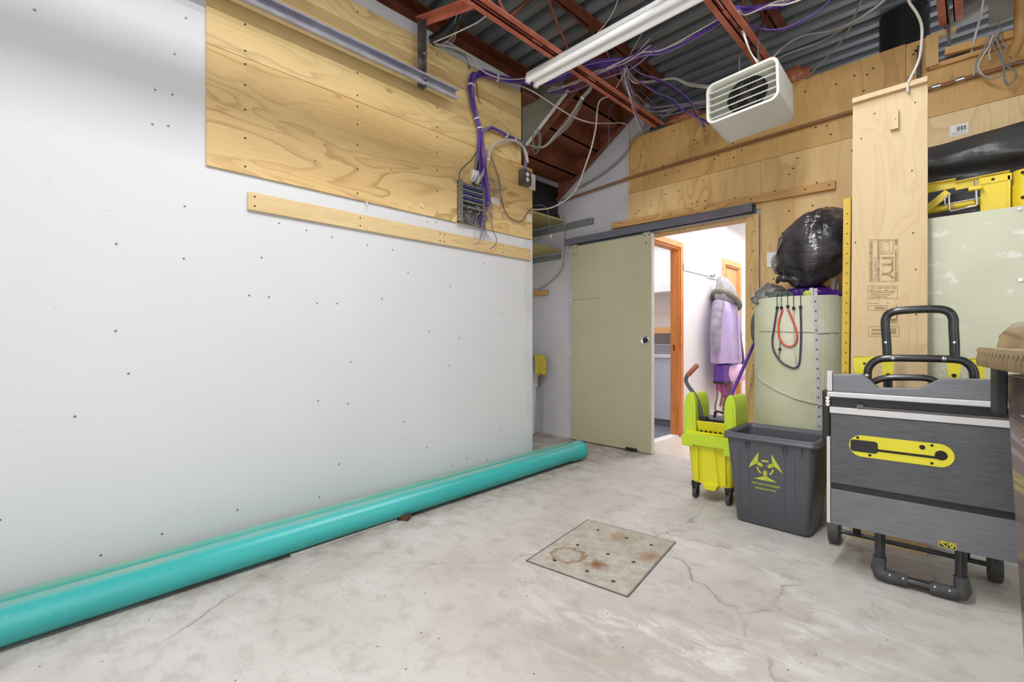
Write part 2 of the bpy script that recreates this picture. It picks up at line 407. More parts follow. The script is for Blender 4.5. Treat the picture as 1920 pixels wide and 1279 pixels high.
M = {}
M['wall'] = mk_white_wall(); M['floor'] = mk_floor(); M['plate'] = mk_plate()
M['grey_wall'] = simple('lilac_grey_wall_paint', (.55, .525, .54, 1), .6, var=.05, scale=2)
M['corr_wall'] = simple('corridor_wall_paint', (.83, .81, .815, 1), .6, var=.02, scale=2)
M['bead'] = simple('grey_joint_compound', (.62, .635, .64, 1), .6, var=.06, scale=5)
M['ply_l'] = plywood('plywood_flame_grain', S(222, 192, 134), S(206, 170, 108), S(150, 108, 54), 'y', 1.9, 9, 1.0)
M['ply_l2'] = plywood('plywood_flame_grain_upper', S(226, 200, 144), S(208, 176, 114), S(156, 118, 66), 'y', 2.0, 8, 1.0, seed=4.4)
M['ply_b'] = plywood('plywood_upright_grain', S(208, 166, 102), S(190, 146, 82), S(136, 92, 40), 'z', 2.0, 6, .75, seed=2.2)
M['ply_b2'] = plywood('plywood_upright_grain_pale', S(222, 188, 130), S(206, 166, 106), S(150, 106, 50), 'z', 1.9, 6, .75, seed=7.2, stain=S(178, 130, 72))
M['ply_p'] = plywood('plywood_pale', S(226, 200, 150), S(214, 184, 130), S(172, 132, 78), 'z', 1.2, 14, .8, seed=1.2)
M['board'] = plywood('pale_spruce_board', S(204, 180, 140), S(196, 169, 126), S(186, 146, 96), 'z', 2.2, 9, .62, seed=9.1)
M['batten'] = plywood('pine_batten', S(217, 194, 146), S(205, 176, 122), S(150, 112, 64), 'y', 2.0, 8, .7, seed=3.3)
M['ledger'] = plywood('pine_ledger', S(206, 160, 96), S(186, 138, 74), S(128, 84, 36), 'x', 2.0, 8, .8, seed=5.3)
M['stud'] = plywood('pine_stud', S(214, 180, 122), S(196, 158, 98), S(140, 98, 48), 'z', 2.0, 8, .7, seed=6.3)
M['shelfply'] = simple('shelf_board', S(196, 182, 118), .6, var=.08, scale=6, stretch=(.2, 1, 1))
M['oak'] = plywood('orange_oak', S(224, 150, 84), S(206, 126, 62), S(160, 84, 34), 'z', 2.0, 10, .8, seed=2.9)
M['oak2'] = plywood('honey_oak', S(226, 176, 118), S(212, 156, 96), S(176, 116, 62), 'z', 2.0, 10, .6, seed=8.9)
M['red'] = simple('red_oxide_paint', S(204, 120, 98), .55, var=.14, scale=7, dark=S(170, 92, 72))
M['brown'] = simple('brown_primer_steel', S(136, 78, 52), .5, var=.2, scale=5, dark=S(98, 52, 34))
M['galv'] = simple('galvanised_deck', S(150, 154, 157), .4, .35, var=.16, scale=4, stretch=(.2, 2, 2))
M['steel'] = simple('grey_steel', S(184, 184, 198), .4, .15, var=.15, scale=9)
M['dsteel'] = simple('dark_weathered_steel', S(112, 106, 104), .5, .5, var=.2, scale=14)
M['rail'] = simple('mill_steel_rail', S(104, 102, 112), .45, .35, var=.14, scale=9, stretch=(.3, 1, 1))
M['chrome'] = simple('bright_zinc', S(205, 205, 208), .2, .9, var=.05)
M['white_metal'] = simple('white_enamel', (.84, .84, .83, 1), .3, var=.02)
M['heater'] = simple('cream_grey_enamel', S(218, 217, 206), .35, var=.03, scale=3)
M['louver'] = simple('grey_louver_enamel', S(176, 176, 166), .35, var=.05, scale=5)
M['black'] = simple('black_plastic', (.012, .012, .013, 1), .45, var=.1)
M['blackgloss'] = simple('black_enamel_tube', (.014, .014, .015, 1), .22, var=.2, scale=20, dark=(.03, .03, .032, 1))
M['rubber'] = simple('worn_black_rubber', (.03, .029, .03, 1), .7, var=.3, scale=30, dark=(.07, .068, .066, 1))
M['ductblack'] = simple('black_duct', (.022, .022, .022, 1), .38, var=.2)
M['purple'] = simple('purple_cable_jacket', S(92, 52, 152), .4, var=.12)
M['lilac'] = simple('lilac_cable_jacket', S(140, 122, 172), .4, var=.1)
M['whitecable'] = simple('white_cable_jacket', S(204, 198, 188), .4, var=.06)
M['greycable'] = simple('grey_cable_jacket', S(150, 145, 136), .45, var=.1)
M['blackcable'] = simple('black_cable_jacket', (.02, .02, .022, 1), .4)
M['tie'] = simple('white_nylon_tie', (.8, .8, .78, 1), .4, var=.02)
M['darkhole'] = simple('dark_hole', (.018, .014, .012, 1), .8)
M['door'] = simple('putty_door_paint', S(172, 164, 134), .5, var=.04, scale=2.2)
M['dooredge'] = simple('pale_door_edge', S(216, 212, 204), .5, var=.03)
M['pipe1'] = mk_pipe('teal_pipe_plastic', S(58, 172, 168), S(50, 158, 154))
M['pipe2'] = mk_pipe('green_teal_pipe_plastic', S(74, 170, 156), S(64, 156, 142))
M['foam'] = mk_foam(); M['pboard'] = mk_board()
M['binbag'] = mk_bag('black_bag_film', (.085, .075, .085, 1), (.02, .018, .02, 1), .17, .55)
M['greybag'] = mk_bag('grey_bag_film', S(150, 142, 132), S(110, 104, 100), .35)
M['plastic_sheet'] = mk_bag('black_sheeting', (.075, .075, .075, 1), (.045, .045, .047, 1), .36, .18)
M['purplebag'] = mk_bag('purple_bag_film', S(86, 40, 140), S(58, 22, 104), .3)
M['ybucket'] = simple('yellow_bucket_plastic', S(226, 214, 34), .38, var=.06, scale=4, dark=S(214, 206, 30))
M['lime'] = simple('lime_wringer_plastic', S(190, 212, 44), .38, var=.05, scale=4)
M['charcoal'] = simple('charcoal_bin_plastic', S(84, 84, 90), .42, var=.06, scale=4)
M['biolime'] = simple('faded_lime_print', S(196, 204, 66), .5, var=.15, scale=40)
M['grip'] = simple('red_brown_rubber_grip', S(166, 96, 82), .6, var=.1)
M['dgrey'] = simple('dark_grey_lever_paint', S(84, 82, 84), .4, .1, var=.08)
M['saw'] = mk_brushed('dark_anodised_saw_table', S(104, 105, 108), S(66, 66, 69))
M['saw2'] = mk_brushed('grey_saw_wing', S(132, 133, 136), S(96, 97, 100))
M['sawlight'] = simple('light_grey_casting', S(206, 204, 202), .4, .1, var=.05, scale=6)
M['sawdark'] = mk_brushed('black_saw_recess', S(60, 60, 62), S(36, 36, 38), .45, .3)
M['yellow'] = simple('yellow_enamel', S(226, 214, 40), .35, var=.05, scale=6)
M['gold'] = simple('amber_yellow_enamel', S(224, 186, 50), .4, var=.08, scale=6)
M['scaf'] = simple('scaffold_yellow_enamel', S(232, 206, 48), .38, var=.06, scale=9)
M['stickerblack'] = simple('black_print', (.02, .02, .02, 1), .5)
M['tinted'] = mk_tinted()
M['lid'] = simple('brown_lid_plastic', S(138, 116, 82), .14, var=.14, scale=6, dark=S(102, 84, 60))
M['rag'] = simple('yellow_rag', S(216, 196, 70), .8, var=.1, scale=14, bump=.3)
M['insul'] = simple('pink_insulation', S(206, 136, 104), .9, var=.2, scale=14, bump=.8, dark=S(168, 92, 62))
M['duct'] = simple('grey_flexible_duct', S(150, 146, 140), .5, .2, var=.1)
M['hoodie'] = simple('grey_lilac_fabric', S(172, 164, 178), .85, var=.12, scale=7, bump=.3, dark=S(138, 130, 148))
M['lilacfab'] = simple('lilac_fabric', S(196, 178, 222), .85, var=.08, scale=6, bump=.3)
M['fleece'] = simple('grey_fleece', S(168, 168, 172), .95, var=.16, scale=40, bump=.6)
M['fur'] = simple('mottled_trim', S(150, 146, 130), .95, var=.3, scale=60, bump=.8)
M['pinkfab'] = simple('pink_print_fabric', S(246, 176, 226), .85, var=.1, scale=9, dark=S(238, 218, 240))
M['pinkfab2'] = simple('bright_pink_fabric', S(240, 110, 190), .85, var=.1, scale=9)
M['purplefab'] = simple('purple_pouch_fabric', S(100, 56, 160), .5, var=.15, scale=12)
M['mint'] = simple('mint_strap', S(140, 212, 186), .7, var=.05)
M['ribbon'] = simple('brown_strap', S(110, 96, 104), .7, var=.1)
M['navy'] = simple('dark_patterned_strap', S(92, 86, 108), .7, var=.3, scale=50)
M['tile'] = mk_tiles('beige_floor_tile', (.66, .60, .545, 1), (.5, .45, .41, 1), 2.6)
M['bluegrey'] = simple('blue_grey_floor', S(120, 126, 140), .4, var=.06)
M['cab'] = simple('pale_blue_grey_cabinet', S(206, 210, 222), .4, var=.02)
M['stone'] = simple('mottled_grey_box', S(150, 150, 156), .5, var=.2, scale=60)
M['sage'] = simple('sage_paint_steel', S(128, 134, 132), .45, .2, var=.12, scale=8)
M['panel'] = simple('olive_grey_sheet', S(134, 128, 108), .35, .2, var=.06, scale=3)
M['conduit'] = simple('brown_painted_conduit', S(146, 98, 60), .5, var=.12, scale=12)
M['orange'] = simple('red_elastic_cord', S(222, 84, 62), .6, var=.1)
M['bungee'] = simple('purple_black_elastic_cord', S(104, 92, 120), .7, var=.5, scale=160, dark=S(40, 36, 46))
M['cord'] = simple('cream_cord', S(206, 202, 176), .7, var=.08)
M['green'] = simple('dark_green_fabric', S(92, 104, 98), .8, var=.15, scale=10, bump=.4)
M['tennis'] = simple('yellow_green_felt', S(206, 216, 90), .9, var=.08, scale=30)
M['greywood'] = simple('weathered_grey_stick', S(152, 140, 128), .8, var=.15, scale=12, stretch=(1, 1, .2))
M['white'] = simple('white_plastic', (.82, .82, .83, 1), .4, var=.02)
M['beige'] = simple('beige_plate', S(216, 208, 190), .4, var=.03)
M['strip'] = simple('grey_white_strip', S(210, 206, 208), .5, var=.06)
M['blockgrey'] = simple('grey_terminal_block', S(150, 150, 138), .5, var=.5, scale=110, dark=S(60, 58, 54))
M['blue'] = simple('blue_wire', S(66, 74, 140), .5, var=.3, scale=90)
M['rust'] = simple('rusty_brown_block', S(96, 62, 48), .8, var=.2, scale=20)
M['whitestrip'] = simple('off_white_trim_strip', S(222, 216, 208), .5, var=.04)
M['paper'] = simple('white_label_paper', (.8, .79, .77, 1), .6, var=.02)
M['print'] = simple('faded_brown_ink', S(178, 150, 112), .7, var=.25, scale=60)
M['silverduct'] = simple('foil_wrapped_duct', S(150, 140, 156), .25, .6, var=.2)
M['copper'] = simple('tan_painted_pipe', S(188, 142, 84), .45, var=.1)
M['plastergrey'] = simple('grey_drywall', S(140, 134, 122), .7, var=.06)
# ============================================================ THE SETTING
WX = -2.74; BY = 4.08
mb = MB(); mb.box(-4.3, 2.6, -3.6, 4.12, -.12, 0); struct('floor', mb, M['floor'])
mb = MB(); mb.box(-2.42, -.9, 4.12, 9.6, -.12, -.002); struct('floor', mb, M['tile'])
mb = MB(); mb.box(-5.2, -2.42, 4.20, 6.2, -.12, -.002); struct('floor', mb, M['bluegrey'])
mb = MB(); mb.box(WX-.12, WX, -3.6, 2.84, 0, 3.27); mb.box(WX-.12, WX, 2.84, 2.99, 0, 2.566); struct('wall_left', mb, M['wall'])
mb = MB(); mb.box(WX, WX+.0025, 2.885, 2.99, 0, 1.948); struct('trim_1', mb, M['bead'])
# back wall with the doorway
mb = MB()
DX0, DX1, DZ = -2.28, -1.325, 2.10
mb.box(-4.3, DX0, BY, BY+.12, 0, 3.4); mb.box(DX1, -.22, BY, BY+.12, 0, 3.04); mb.box(-.22, 2.6, BY, BY+.12, 0, 2.82); mb.box(DX0, DX1, BY, BY+.12, DZ, 3.04)
struct('wall_back', mb, M['grey_wall'])
mb = MB(); mb.box(-4.42, -4.3, 2.6, BY+.12, 0, 3.5); struct('wall_alcove', mb, M['grey_wall'])
mb = MB(); mb.box(2.6, 2.72, -3.6, BY+.12, 0, 3.5); struct('wall_right', mb, M['wall'])
# doorway lining boards
mb = MB(); mb.box(DX1-.018, DX1, BY-.02, BY+.14, 0, DZ); mb.box(DX0, DX1-.018, BY-.0, BY+.14, DZ-.018, DZ); struct('trim_2', mb, M['stud'])
# corrugated roof deck
def deck_profile(y0, y1):
    pts = []; y = y0; p = .1524
    while y < y1:
        pts += [(y, 3.502), (y+.062, 3.502), (y+.074, 3.578), (y+.140, 3.578)]; y += p
    return pts
pr = deck_profile(-3.6, 6.6); mb = MB()
vs = [(-4.6, y, z) for y, z in pr]+[(2.8, y, z) for y, z in pr]; n = len(pr)
mb.add(vs, [(i, i+1, n+i+1, n+i) for i in range(n-1)]); mb.box(-4.6, 2.8, -3.6, 6.6, 3.60, 3.66)
struct('ceiling', mb, M['galv'])
mb = MB(); mb.box(-4.6, 2.8, 6.5, 6.6, 2.7, 3.56); struct('wall_dark_backing', mb, M['ductblack'])  # black backing added so the void above the back wall looks dark
# corridor shell
CX = -2.36
mb = MB()
mb.box(CX-.08, CX, 4.2, 4.26, 0, 2.72)
mb.box(CX-.08, CX, 4.26, 5.04, 2.13, 2.72); mb.box(CX-.08, CX, 5.04, 6.32, 0, 2.72)
mb.box(CX-.08, CX, 6.32, 6.88, 2.10, 2.72); mb.box(CX-.08, CX, 6.88, 9.5, 0, 2.72)
struct('wall_corridor_left', mb, M['corr_wall'])
mb = MB(); mb.box(-1.1, -1.02, 4.2, 9.5, 0, 2.72); struct('wall_corridor_right', mb, M['corr_wall'])
mb = MB(); mb.box(-2.5, -.9, 9.5, 9.6, 0, 2.72); struct('wall_corridor_end', mb, M['corr_wall'])
mb = MB(); mb.box(-5.3, -.9, 4.2, 9.6, 2.72, 2.78); struct('ceiling', mb, M['corr_wall'])
mb = MB(); mb.box(-5.3, -5.2, 4.2, 6.2, 0, 2.72); mb.box(-5.2, CX-.08, 6.12, 6.2, 0, 2.72); struct('wall_washroom', mb, M['corr_wall'])
mb = MB(); mb.box(CX-.10, CX, 4.26, 5.04, -.002, .012); struct('trim_3', mb, M['white'])

# oak door frames on the corridor wall
def frame(name, y0, y1, z, mt, cas=.06):
    mb = MB()
    mb.box(CX, CX+.018, y0-cas, y0, 0, z+cas); mb.box(CX, CX+.018, y1, y1+cas, 0, z+cas); mb.box(CX, CX+.018, y0, y1, z, z+cas)
    mb.box(CX-.10, CX, y0, y0+.02, 0, z-.02); mb.box(CX-.10, CX, y1-.02, y1, 0, z-.02); mb.box(CX-.10, CX, y0, y1, z-.02, z)
    mb.box(CX-.07, CX-.03, y1-.032, y1-.02, 0, z-.02); mb.box(CX-.07, CX-.03, y0+.02, y0+.032, 0, z-.02)
    return mb
f1 = struct('door_1', frame('a', 4.27, 5.03, 2.12, M['oak']), M['oak'])
mb = MB(); mb.box(CX-.055, CX-.045, 4.985, 5.0, .96, 1.03); mb.build('strike_plate', M['black'], f1, keep=True)
f2 = struct('door_2', frame('b', 6.33, 6.87, 2.09, M['oak2'], .07), M['oak2'])
mb = MB(); mb.box(CX-.06, CX-.02, 6.36, 6.86, .01, 2.06); mb.bar((CX-.02, 6.42, .01), (CX-.02, 6.42, 2.06), .012, .03, (1, 0, 0))
dl = mb.build('door_leaf', M['oak2'], f2, bevel=.003)
mb = MB(); mb.box(CX-.02, CX-.008, 6.40, 6.425, 1.72, 1.80); mb.build('hinge', M['chrome'], dl)

# ============================================================ PLYWOOD ON THE WALLS
def screws(mb, pts, nrm, r=.0055, mi=1):
    for p in pts: mb.disc(p, r, nrm, 8, mi)
rnd = random.Random(3)
PT = .015
mb = MB(); mb.box(WX+.0015, WX+PT, .5616, 2.975, 1.952, 2.562)
screws(mb, [(WX+PT+.0008, y, z) for y in (.735, 1.363, 1.968, 2.58) for z in (1.99, 2.14, 2.29, 2.42, 2.53)], (1, 0, 0))
screws(mb, [(WX+PT+.0008, y, z) for y, z in ((2.94, 1.985), (2.94, 2.25), (2.7, 2.02), (1.6, 2.2), (1.1, 2.12))], (1, 0, 0), .004)
mb.box(WX+PT, WX+PT+.0006, .7335, .7355, 1.98, 2.55, 2)
o = mb.build('plywood_sheet', [M['ply_l'], M['darkhole'], M['batten']]); tag(o, 'lower plywood sheet on the white left wall, cable block at its right end', 'plywood')
mb = MB(); mb.box(WX+.0015, WX+PT, .5616, 2.835, 2.565, 3.172)
screws(mb, [(WX+PT+.0008, y, z) for y in (.735, 1.363, 1.968, 2.58) for z in (2.60, 2.74, 2.92, 3.12)], (1, 0, 0))
o = mb.build('plywood_sheet', [M['ply_l2'], M['darkhole']]); tag(o, 'upper plywood sheet on the left wall, behind the steel door track', 'plywood')
mb = MB(); mb.box(WX+.0015, WX+.02, .7486, 2.95, 1.766, 1.862)
screws(mb, [(WX+.0207, y, z) for y in (.78, 1.38, 1.99, 2.03, 2.62, 2.92) for z in (1.79, 1.84)], (1, 0, 0), .005)
o = mb.build('wooden_batten', [M['batten'], M['darkhole']], bevel=.002); tag(o, 'long pale pine batten screwed to the white wall under the plywood', 'batten')
# plastic anchors poking out under the sheet
def anchor(px, py, a, lab):
    p = atX(px, py, WX+PT); mb = MB(); mb.bar(p, p+Vector((.012, .012*a, -.03)), .007, .007); mb.bar(p+Vector((0, .0, .012)), p, .009, .005)
    tag(mb.build('wall_hook', M['whitestrip'], bevel=.0015), lab, 'hook', 'small hooks on the lower plywood sheet')
anchor(687, 378, .2, 'small cream hook on plywood lower edge, leftmost of three'); anchor(768, 380, -.3, 'small cream hook on plywood lower edge, middle of three'); anchor(788, 381, 1.6, 'small tilted cream hook on plywood, rightmost of three')

# plywood cladding on the back wall
PY = BY-PT
def back_sheet(x0, x1, z0, z1, mt, label, n=26, seed=1, stick=False):
    r_ = random.Random(seed); mb = MB(); mb.box(x0, x1, PY, BY-.0015, z0, z1)
    screws(mb, [(r_.uniform(x0+.04, x1-.04), PY-.0008, r_.uniform(z0+.04, z1-.03)) for _ in range(n)], (0, -1, 0), .0065)
    return tag(mb.build('plywood_sheet', [mt, M['darkhole']]), label, 'plywood')
back_sheet(-2.433, -.335, 2.527, 3.062, M['ply_b'], 'brownish plywood sheet along top of back wall behind the hanging heater', 34, 4)
back_sheet(-.332, 1.2, 2.527, 2.83, M['ply_b'], 'plywood strip high on back wall below the timber framed opening', 8, 5)
back_sheet(-.332, -.22, 2.833, 3.055, M['ply_b'], 'narrow plywood piece at top of back wall, left of framed opening', 6, 6)
back_sheet(-2.433, -1.23, 2.14, 2.524, M['ply_b2'], 'plywood sheet above the sliding door and its steel rail', 16, 7)
back_sheet(-1.228, -.30, 0, 2.524, M['ply_b2'], 'tall plywood sheet on back wall behind the black bin bag', 40, 8)
back_sheet(-.297, 1.2, 0, 2.524, M['ply_p'], 'pale wavy grained plywood sheet on back wall with a barcode label', 14, 9)
p = atY(1798, 243, PY-.001); mb = MB()
mb.box(p.x-.042, p.x+.042, PY-.0012, PY-.0002, p.z-.034, p.z+.034)
for k in range(9): mb.box(p.x-.012+k*.005, p.x-.012+k*.005+(.0035 if k % 3 else .0015), PY-.002, PY-.001, p.z-.008, p.z+.02, 1)
for k in range(2): mb.box(p.x-.035, p.x+.03-k*.01, PY-.002, PY-.001, p.z-.018-k*.008, p.z-.0165-k*.008, 1)
tag(mb.build('barcode_label', [M['paper'], M['stickerblack']]), 'white barcode label stuck on the pale plywood', 'label')
# jamb stud right of the doorway
mb = MB(); mb.box(-1.322, -1.235, PY-.022, PY, 0, 2.10)
screws(mb, [(-1.28+.012*(i % 3-1), PY-.0228, .25+i*.155) for i in range(12)], (0, -1, 0), .005)
tag(mb.build('door_jamb_board', [M['stud'], M['darkhole']], bevel=.002), 'upright pine board along right side of the doorway', 'board')
# ledger board and conduit
mb = MB(); mb.bar((-2.615, PY-.018, 2.236), (-.72, PY-.018, 2.205+.0), .036, .062)
screws(mb, [(-2.615+1.895*t, PY-.037, 2.24-.033*t) for t in (.06, .2, .34, .5, .7, .9, .98)], (0, -1, 0), .006)
tag(mb.build('ledger_board', [M['ledger'], M['darkhole']], bevel=.003), 'long narrow wooden board fixed above the dark steel door rail', 'board')
con = thing('electrical_conduit', 'brown painted conduit running across the back wall plywood', 'conduit', (-3.2, 4.04, 2.63))
mb = MB(); mb.tube([(-3.25, 4.045, 2.63), (-2.43, 4.04, 2.672), (-1.6, 4.04, 2.685), (-.7, 4.04, 2.70), (.25, 4.04, 2.707), (.7, 4.04, 2.707)], .012, 10); mb.build('pipe', M['conduit'], con)
for x in (-2.47, -.2, -.09):
    mb = MB(); mb.cyl((x, 4.04, 2.672+.0155*(x+2.43)), (x+.04, 4.04, 2.672+.0155*(x+2.43)), .016, 12); mb.build('coupling', M['chrome'] if x > -1 else M['conduit'], con)

# ============================================================ STEEL ABOVE
def joist(x, label, far=4.02):
    t = thing('steel_joist', label, 'joist', (x, 0, 3.07), 0, 'open web roof joists')
    for (z0, z1, nm, up) in ((3.07, 3.11, 'lower_chord', 1), (3.455, 3.498, 'upper_chord', -1)):
        mb = MB()
        for sgn in (-1, 1):
            a, b = (.013, .056) if sgn > 0 else (-.056, -.013)
            zf = z0 if up > 0 else z1-.006
            mb.box(x+a, x+b, -3.5, far, zf, zf+.006)
            vx = .013 if sgn > 0 else -.019
            mb.box(x+vx, x+vx+.006, -3.5, far, z0, z1)
        k = -3.3
        while k < far-.1:
            mb.box(x-.013, x+.013, k, k+.09, z0+.004, z0+.012); k += .62
        mb.build(nm, M['red'] if up > 0 else M['brown'], t)  # one paint: lower chord coloured paler as if lit, upper chord darker
    y = -3.4; up = True
    while y < far-.35:
        mb = MB(); a, b = ((3.09, 3.475) if up else (3.475, 3.09)); mb.tube([(x, y, a), (x, y+.34, b)], .0105, 8); mb.build('web_rod', M['brown'], t)
        y += .34; up = not up
    return t
joist(-2.08, 'red oxide open web joist nearest the plywood wall, crossing under the strip light')
joist(-1.08, 'red oxide open web joist meeting the hanging heater bracket')
joist(-.11, 'red oxide open web joist right of the black duct')
# wall beam
mb = MB(); mb.box(-3.02, -2.82, -3.5, 3.16, 3.272, 3.287); mb.box(-3.02, -2.82, -3.5, 3.16, 3.487, 3.5); mb.box(-2.93, -2.912, -3.5, 3.16, 3.287, 3.487)
mb.box(-2.842, -2.82, -3.5, 3.16, 3.287, 3.30)
tag(mb.build('steel_beam', M['brown']), 'brown steel beam along top of the left wall', 'beam')
mb = MB(); mb.box(-2.855, -2.805, 2.856, 2.93, 2.57, 3.268); tag(mb.build('dark_gap_strip', M['ductblack']), 'black upright strip for the dark gap right of upper plywood', 'post')  # black strip built where there is only a dark gap
# overhead door track with its hanger
trk = thing('door_track', 'long grey steel overhead door track hung in front of plywood', 'track', (-2.6, 0, 2.79))
mb = MB(); pf = [(-2.63, 2.852), (-2.585, 2.852), (-2.578, 2.844), (-2.582, 2.838), (-2.588, 2.846), (-2.626, 2.846), (-2.626, 2.795), (-2.598, 2.789), (-2.590, 2.797), (-2.586, 2.793), (-2.596, 2.783), (-2.63, 2.79)]
mb.prism(pf, 'y', -2.6, 2.055); mb.build('rail', M['steel'], trk)
mb = MB(); mb.bar((-2.645, 1.77, 2.765), (-2.645, 1.77, 3.24), .005, .04, (0, 1, 0)); mb.bar((-2.625, 1.792, 2.765), (-2.625, 1.792, 3.24), .045, .005, (0, 1, 0))
st = mb.build('hanger_strut', M['dsteel'], trk)
for z in (2.99, 2.825): mb = MB(); mb.cyl((-2.604, 1.78, z), (-2.592, 1.78, z), .012, 8); mb.build('bolt', M['chrome'], st)
mb = MB(); mb.bar((-2.66, 1.77, 3.245), (-2.142, 1.80, 3.122), .05, .006, (0, 0, 1)); mb.bar((-2.66, 1.795, 3.225), (-2.142, 1.825, 3.105), .006, .045, (0, 0, 1)); mb.build('angle_brace', M['red'], trk)
# black corrugated hose behind the hanger
mb = MB(); pts = crv([(-2.74, 1.93, 3.20), (-2.66, 1.98, 3.24), (-2.58, 2.02, 3.30), (-2.5, 2.08, 3.37), (-2.44, 2.2, 3.46)], 10)
mb.tube(pts, [.036+.003*(i % 2) for i in range(len(pts))], 12); tag(mb.build('corrugated_hose', M['black']), 'black corrugated hose curving up behind the track hanger', 'hose')

# ---- steel stair seen from beneath
st = thing('steel_stair', 'brown steel staircase underside rising above the alcove', 'staircase', (-3.3, 3.6, 2.4))
def zs(x): return 3.16+.66*(x+2.54)
for y, nm in ((3.19, 'stringer'), (4.055, 'stringer')):
    mb = MB(); mb.prism([(-3.32, zs(-3.32)), (-2.17, zs(-2.17)), (-2.17, zs(-2.17)+.09), (-2.22, 3.49), (-2.52, 3.49), (-3.32, zs(-3.32)+.33)], 'y', y-.006, y+.006)
    for s_ in (1,): mb.bar((-3.32, y+(.025 if y < 3.5 else -.025), zs(-3.32)), (-2.17, y+(.025 if y < 3.5 else -.025), zs(-2.17)), .05, .008)
    mb.build(nm, M['brown'], st)
x = -3.32; k = 0
while x < -2.35:
    mb = MB(); zt = zs(x)+.197
    mb.box(x, x+.28, 3.2, 4.045, zt, zt+.012); mb.box(x+.268, x+.28, 3.2, 4.045, zt, zt+.185)
    mb.box(x, x+.28, 3.2, 3.206, zt-.03, zt); mb.build('stair_pan', M['brown'], st); x += .275; k += 1
mb = MB(); mb.bar((-3.1, 3.186, zs(-3.1)+.36), (-2.36, 3.186, zs(-2.36)+.02+.33), .012, .01); 
mb = MB(); mb.prism([(-3.06, zs(-3.06)+.02), (-2.53, zs(-2.53)+.02), (-2.53, 3.47), (-3.06, 3.47)], 'y', 3.165, 3.18)
mb.bar((-2.535, 3.163, zs(-2.53)+.05), (-2.535, 3.163, 3.47), .012, .014, (0, 1, 0)); mb.bar((-3.03, 3.163, 3.16), (-2.54, 3.163, 3.16), .003, .008)
tag(mb.build('guard_panel', M['panel']), 'olive grey sheet panel at the stair side behind the strip light end', 'panel')
mb = MB(); mb.bar((-2.96, 3.155, zs(-2.96)+.015), (-2.47, 3.155, zs(-2.47)+.015), .02, .022); tag(mb.build('trim_strip', M['whitestrip']), 'flaking white strip along the lower stringer edge', 'strip')

# ---- strip light
fx = thing('strip_light', 'long white fluorescent strip light hung below the joists', 'lamp', (-1.1, 2.56, 3.0))
X0, X1 = -2.36, .08
mb = MB(); mb.prism([(2.50, 3.03), (2.62, 3.03), (2.605, 3.065), (2.515, 3.065)], 'x', X0, X1); mb.prism([(2.535, 3.03), (2.585, 3.03), (2.57, 3.004), (2.55, 3.004)], 'x', X0+.02, X1-.02)
mb.build('housing', M['white_metal'], fx)
for y in (2.517, 2.603):
    mb = MB(); mb.cyl((X0+.02, y, 3.005), (X1-.02, y, 3.005), .019, 16); tb = mb.build('tube', mk_fixture_glow('fluorescent_tube', (.85, .85, .84, 1), .12), fx)
    mb = MB(); mb.box(X0, X0+.022, y-.02, y+.02, 2.983, 3.03); mb.build('lamp_holder', M['white'], fx, bevel=.004)
for i, (x, y) in enumerate(((-2.08, 2.56), (-1.08, 2.56))):
    mb = MB(); mb.cyl((x+.03, y, 3.06), (x+.03, y, 3.10), .004, 6); mb.build('hanger', M['chrome'], fx)

# ---- hanging heater (fitted orientation)
hw, hd, hh = .435, .325, .285
def hfit():
    import itertools
    return None
hc = Vector((-1.055, 3.27, 2.635))
ht = thing('unit_heater', 'cream louvred unit heater hung from the joist above the plywood', 'heater', tuple(hc), 0, None, (math.radians(-7), math.radians(-3.5), math.radians(0)))
def rrect(w_, h_, r, n=5, cx=0, cz=0):
    pts = []
    for (sx, sz, a0) in ((1, 1, 0), (-1, 1, 90), (-1, -1, 180), (1, -1, 270)):
        for k in range(n+1):
            a = math.radians(a0+90*k/n); pts.append((cx+sx*(w_/2-r)+r*math.cos(a), cz+sz*(h_/2-r)+r*math.sin(a)))
    return pts
P = rrect(hw, hh, .05); Pi = rrect(hw-.03, hh-.03, .04)
def ring(p, y): return [Vector((a, y, b)) for a, b in p]
mb = MB(); f_ = -hd/2
mb.loft([ring(Pi, f_+.06), ring(Pi, f_), ring(P, f_), ring(P, f_+.012), ring(P, hd/2-.02), ring(rrect(hw-.03, hh-.03, .045), hd/2)], smooth=False)
mb.build('housing', M['heater'], ht, local=True)
mb = MB(); mb.box(-hw/2+.02, hw/2-.02, f_+.055, f_+.058, -hh/2+.02, hh/2-.02); mb.build('back_plate', M['louver'], ht, local=True)
for k in range(5):
    z = -.105+k*.046; mb = MB(); mb.prism([(f_+.002, z), (f_+.006, z-.004), (f_+.041, z+.021), (f_+.037, z+.025)], 'x', -hw/2+.018, hw/2-.018); mb.build('louver', M['heater'], ht, local=True)
mb = MB(); mb.disc((.02, f_+.053, -.005), .122, (0, -1, 0), 32); mb.build('fan_opening', M['black'], ht, local=True)
gd = MB()
for k in range(-6, 7):
    hx = k*.0185; L = math.sqrt(max(.120**2-hx*hx, 0)); gd.bar((.02+hx, f_+.048, -.005-L), (.02+hx, f_+.048, -.005+L), .003, .003, (0, 1, 0))
for q_ in (-.03, .03): gd.bar((.02-.108, f_+.047, q_), (.02+.108, f_+.047, q_), .003, .003)
gd.build('fan_guard', M['dsteel'], ht, local=True)
mb = MB(); mb.cyl((.02, f_+.051, -.005), (.02, f_+.046, -.005), .03, 16)
for k in range(4):
    a = k*PI/2+.5; mb.bar((.02+.03*math.cos(a), f_+.05, -.005+.03*math.sin(a)), (.02+.10*math.cos(a), f_+.05, -.005+.10*math.sin(a)), .04, .002, (0, 1, 0))
mb.build('fan_blades', M['dsteel'], ht, local=True)
